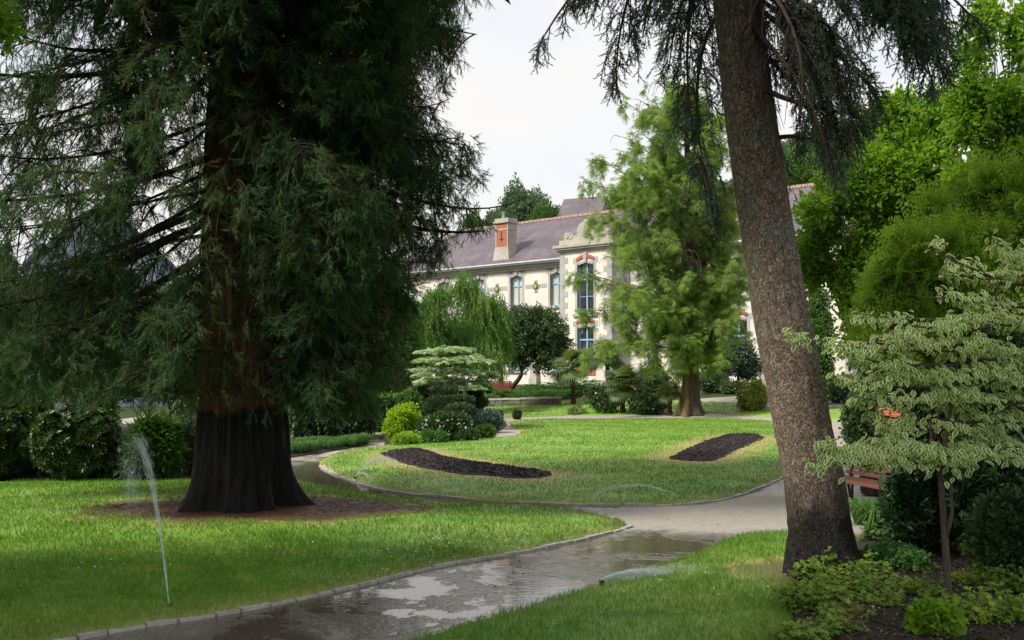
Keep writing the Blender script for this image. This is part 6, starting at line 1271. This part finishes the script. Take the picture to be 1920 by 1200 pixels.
creeper(1500, 1215, 'pale green low plant at the very bottom left of the near bed', 20, .24, .2, M['spring_leaf'], .9)
creeper(1590, 1130, 'bushy yellow green plant between the trunk foot and the mulch', 26, .3, .3, M['spring_leaf'], .9)
creeper(1800, 1010, 'tangled green undergrowth behind the dogwood stem', 34, .45, .5, M['mid_leaf'], 1.0)
creeper(1900, 990, 'tangled dark green undergrowth at the right edge of the bed', 34, .5, .55, M['mid_leaf'], 1.0)
creeper(1905, 1130, 'yellowish undergrowth at the right edge near the bottom', 30, .4, .35, M['spring_leaf'], .8)
creeper(1740, 1085, 'sparse low sprigs on the mulch left of the dogwood foot', 16, .3, .16, M['spring_leaf'], .8)
creeper(1660, 1150, 'low yellow green sprigs on the dark mulch in the middle of the near bed', 22, .3, .2, M['spring_leaf'], .8)
creeper(1760, 1175, 'low green sprigs beside the round bright bush', 20, .28, .2, M['mid_leaf'], .8)
creeper(1850, 1110, 'loose olive sprigs right of the dogwood foot', 26, .35, .3, M['olive_leaf'], .8)
creeper(1655, 1020, 'green leafy plant under the camellia next to the trunk', 26, .35, .3, M['mid_leaf'], .9)
creeper(1720, 1130, 'bright green sprigs spreading left of the dogwood foot', 26, .3, .26, M['spring_leaf'], .9)
creeper(1880, 1180, 'pale green plant in the far bottom right corner', 28, .36, .3, M['spring_leaf'], .85)
creeper(1830, 1050, 'yellow green undergrowth just behind the dogwood foot', 28, .36, .42, M['spring_leaf'], .8)
creeper(1900, 1060, 'green undergrowth against the right edge of the photo', 28, .4, .45, M['mid_leaf'], .9)
shrub('hydrangea', 'compact round bright green leafy bush at the bottom of the near bed', 'shrub', 1705, 1800, 1138, 1208, M['bright_leaf'], t_cluster(8, .07, .055, .06, 121), 260, lumps=5, up=.6)
shrub('ground_cover', 'soft dark green cushion of ground cover behind the near low shrubs', 'shrub', 1600, 1750, 1030, 1078, M['fern_leaf'], C_tiny, 900, lumps=6, up=.6)
# wet leaf mulch
n = 4200; q = np.stack([rnd(2.3, 6.5, n), rnd(7.2, 11, n)], 1); q = q[inside(W['RS'], q[:, 0], q[:, 1])]; z = ZF['RS'](q[:, 0], q[:, 1]) + .012
mb = MB(); mb.scatter(t_leaf(.05, .03, .3, .2), frames(nrm(rng.normal(0, 1, (len(q), 3)) * [1, 1, .25]), rnd(.5, 1.2, len(q)), up=(0, 0, 1)), np.stack([q[:, 0], q[:, 1], z], 1), rnd(0, 1, len(q)))
M['mulch'] = leafmat('mulch', (.02, .014, .01), (.06, .035, .02), (.14, .07, .035), 0, .3, .5); tag(mb.build('leaf_mulch', M['mulch']), kind='stuff')

# ------------------------------------------------------------------ shade trees outside the frame (left and behind), one reaching in at the corner
sg = 'tall trees standing outside the picture'
C_sh = t_cluster(12, .42, .28, .55, 131)
def shade(x, y, h, r, lab):
    cl_ = [(x, y, h * .62, r, r, h * .26), (x + r * .5, y - r * .3, h * .5, r * .7, r * .7, h * .18), (x - r * .5, y + r * .4, h * .52, r * .7, r * .7, h * .18), (x + r * .2, y + r * .5, h * .8, r * .6, r * .6, h * .16), (x - r * .3, y - r * .4, h * .76, r * .6, r * .6, h * .16)]
    return tree('shade_tree', lab, on(x, y), cl_, 'mid_leaf', C_sh, 1500, 'dark_bark', .28, fork=h * .3, group=sg, gap=.2, gf=.5)
rt = shade(13.5, 12, 10, 3.0, 'leafy tree outside the picture beyond the right hand border')
for (x, y, rz, lab) in ((15.5, 19, 1.2, 'second leafy tree outside the picture beyond the right hand border'), (18, 28, 2.6, 'third leafy tree outside the picture beside the right wing')):
    c = copy_tree(rt); c.location = on(x, y); c.rotation_euler = (0, 0, rz); c['label'] = lab
for (x, y, h, r, lab) in SHADE: shade(x, y, h, r, lab)
g = on(-6.9, 9.4); tree('corner_tree', 'broadleaf tree whose bright leaves reach in at the top left corner', g, [ellpx(-10, 45, 40, 45, 9.0, .6), ellpx(-80, 60, 60, 60, 9.2, .8), ellpx(-90, -40, 90, 60, 9.2, .8)], 'bright_leaf', t_cluster(9, .08, .045, .12, 141), 420, 'grey_bark', .08, fork=3.0, gap=.3)

# ------------------------------------------------------------------ sprinklers
def watermat():
    m, n, l, p, o = newmat('water_drops'); p.inputs['Base Color'].default_value = (.9, .95, .97, 1); p.inputs['Roughness'].default_value = .15; p.inputs['Specular IOR Level'].default_value = .8
    t = n.new('ShaderNodeBsdfTransparent'); tl = n.new('ShaderNodeBsdfTranslucent'); tl.inputs[0].default_value = (.9, .97, 1, 1); s0 = n.new('ShaderNodeMixShader'); s0.inputs[0].default_value = .6; l.new(p.outputs[0], s0.inputs[1]); l.new(tl.outputs[0], s0.inputs[2])
    s = n.new('ShaderNodeMixShader'); a = attr(n, 'vary'); l.new(a, s.inputs[0]); l.new(t.outputs[0], s.inputs[1]); l.new(s0.outputs[0], s.inputs[2]); l.new(s.outputs[0], o.inputs[0]); return m
M['water_drops'] = watermat(); M['nozzle'] = plain('nozzle', (.02, .02, .02), .4, .5)
T_drop = (np.array([[.5, 0, 0], [-.25, 0, .43], [-.25, 0, -.43], [0, 1, 0], [0, -1, 0]], float), [np.array([[0, 1, 3], [1, 2, 3], [2, 0, 3], [1, 0, 4], [2, 1, 4], [0, 2, 4]])], np.zeros(5))
def sprinkler(g, label, jets, plume=None):
    g = np.asarray(g, float); e = empty('sprinkler', g, label, 'sprinkler', 'lawn sprinklers'); m1 = MB(); m1.tube([g + [0, 0, -.03], g + [0, 0, .05]], .018, 10); m1.tube([g + [0, 0, .05], g + [0, 0, .065]], .026, 12); m1.build('nozzle', M['nozzle'], e)
    o = g + [0, 0, .065]; mb = MB()
    for (v0, n, w0, w1, tmax, dl, op) in jets:      # launch velocity, droplets, spread near and far, flight time, droplet length, opacity
        v0 = np.array(v0, float); t = rng.uniform(0, 1, n) ** .8 * tmax; sp = w0 + (w1 - w0) * (t / tmax) ** 1.3; c = o + v0 * t[:, None] + np.array([0, 0, -4.9]) * (t ** 2)[:, None]
        p = c + rng.normal(0, 1, (n, 3)) * sp[:, None]; vel = nrm(v0 + np.array([0, 0, -9.8]) * t[:, None] + rng.normal(0, .25, (n, 3))); k = p[:, 2] > g[2] - .01
        S = frames(vel, 1.0); wv = rng.uniform(.6, 1.4, n) * .0028 * (1 + 1.0 * t / tmax); S = S * np.stack([wv, rng.uniform(.5, 1.5, n) * dl, wv], 1)[:, None, :]
        mb.scatter(T_drop, S[k], p[k], np.clip(op * (1 - .8 * t / tmax), 0, 1)[k])
    if plume is not None:
        (ctr, rx, rz_, n, op) = plume; ctr = np.asarray(ctr, float); q = rng.normal(0, 1, (n, 3)) * [rx, rx, rz_]; q[:, 0] += q[:, 2] * -.10; p = ctr + q; S = frames(nrm(rng.normal(0, .28, (n, 3)) + [0, 0, 1]), 1.0) * np.stack([rnd(.0014, .003, n), rnd(.004, .028, n), rnd(.0014, .003, n)], 1)[:, None, :]; mb.scatter(T_drop, S, p, np.full(n, op))
    mb.build('water_spray', M['water_drops'], e)
g = G(317, 1149)
sprinkler(g, 'sprinkler throwing a tall narrow plume of water on the near left lawn', [((-.62, .15, 5.3), 1500, .003, .03, .48, .026, .32)], ((g[0] - .36, g[1] + .1, 1.12), .05, .20, 1900, .18))
g = G(1128, 1101); sprinkler(g, 'sprinkler at the right lawn edge fanning low spray over the wet path', [((1.9 + .5 * i, .5 + .30 * i, .75 + .08 * i), 1300, .008, .06, .40, .03, .17) for i in range(6)] + [((3.0, 1.2, 1.0), 900, .006, .03, .25, .03, .6)])
g = G(1275, 941); sprinkler(g, 'sprinkler on the middle lawn edge sending a thin jet to the left', [((-3.6, .35, 1.9), 420, .004, .03, .42, .05, .35)])
g = G(666, 900); sprinkler(g, 'sprinkler at the flooded bend with jets to the bed and to the puddle', [((1.9, .4, 2.5), 900, .005, .04, .42, .035, .6), ((1.3, -1.6, 1.3), 420, .005, .03, .30, .035, .5)])
g = G(893, 824); sprinkler(g, 'sprinkler far off at the back of the middle lawn with a small arching jet', [((-1.15, 0, 2.6), 900, .008, .03, .58, .03, .8)])
# fallen leaves and stones scattered on the path
n = 420; q = np.stack([rnd(-5, 6, n), rnd(7.3, 20, n)], 1); k = np.ones(len(q), bool)
for kk in ('L1', 'L2', 'L3', 'RS', 'LS'): k &= ~inside(W[kk], q[:, 0], q[:, 1])
q = q[k]; mb = MB(); mb.scatter(t_leaf(.05, .03, .3, .2), frames(nrm(rng.normal(0, 1, (len(q), 3)) * [1, 1, .1]), rnd(.3, .9, len(q)), up=(0, 0, 1)), np.stack([q[:, 0], q[:, 1], height(q[:, 0], q[:, 1]) + .018], 1), rnd(0, 1, len(q))); tag(mb.build('fallen_leaves', M['mulch']), kind='stuff')
for o in list(COL.objects):
    if o.parent is None and o.type == 'MESH' and 'kind' not in o.keys() and 'label' not in o.keys(): print('UNTAGGED', o.name)
print('total faces', sum(len(o.data.polygons) for o in COL.objects if o.type == 'MESH'))
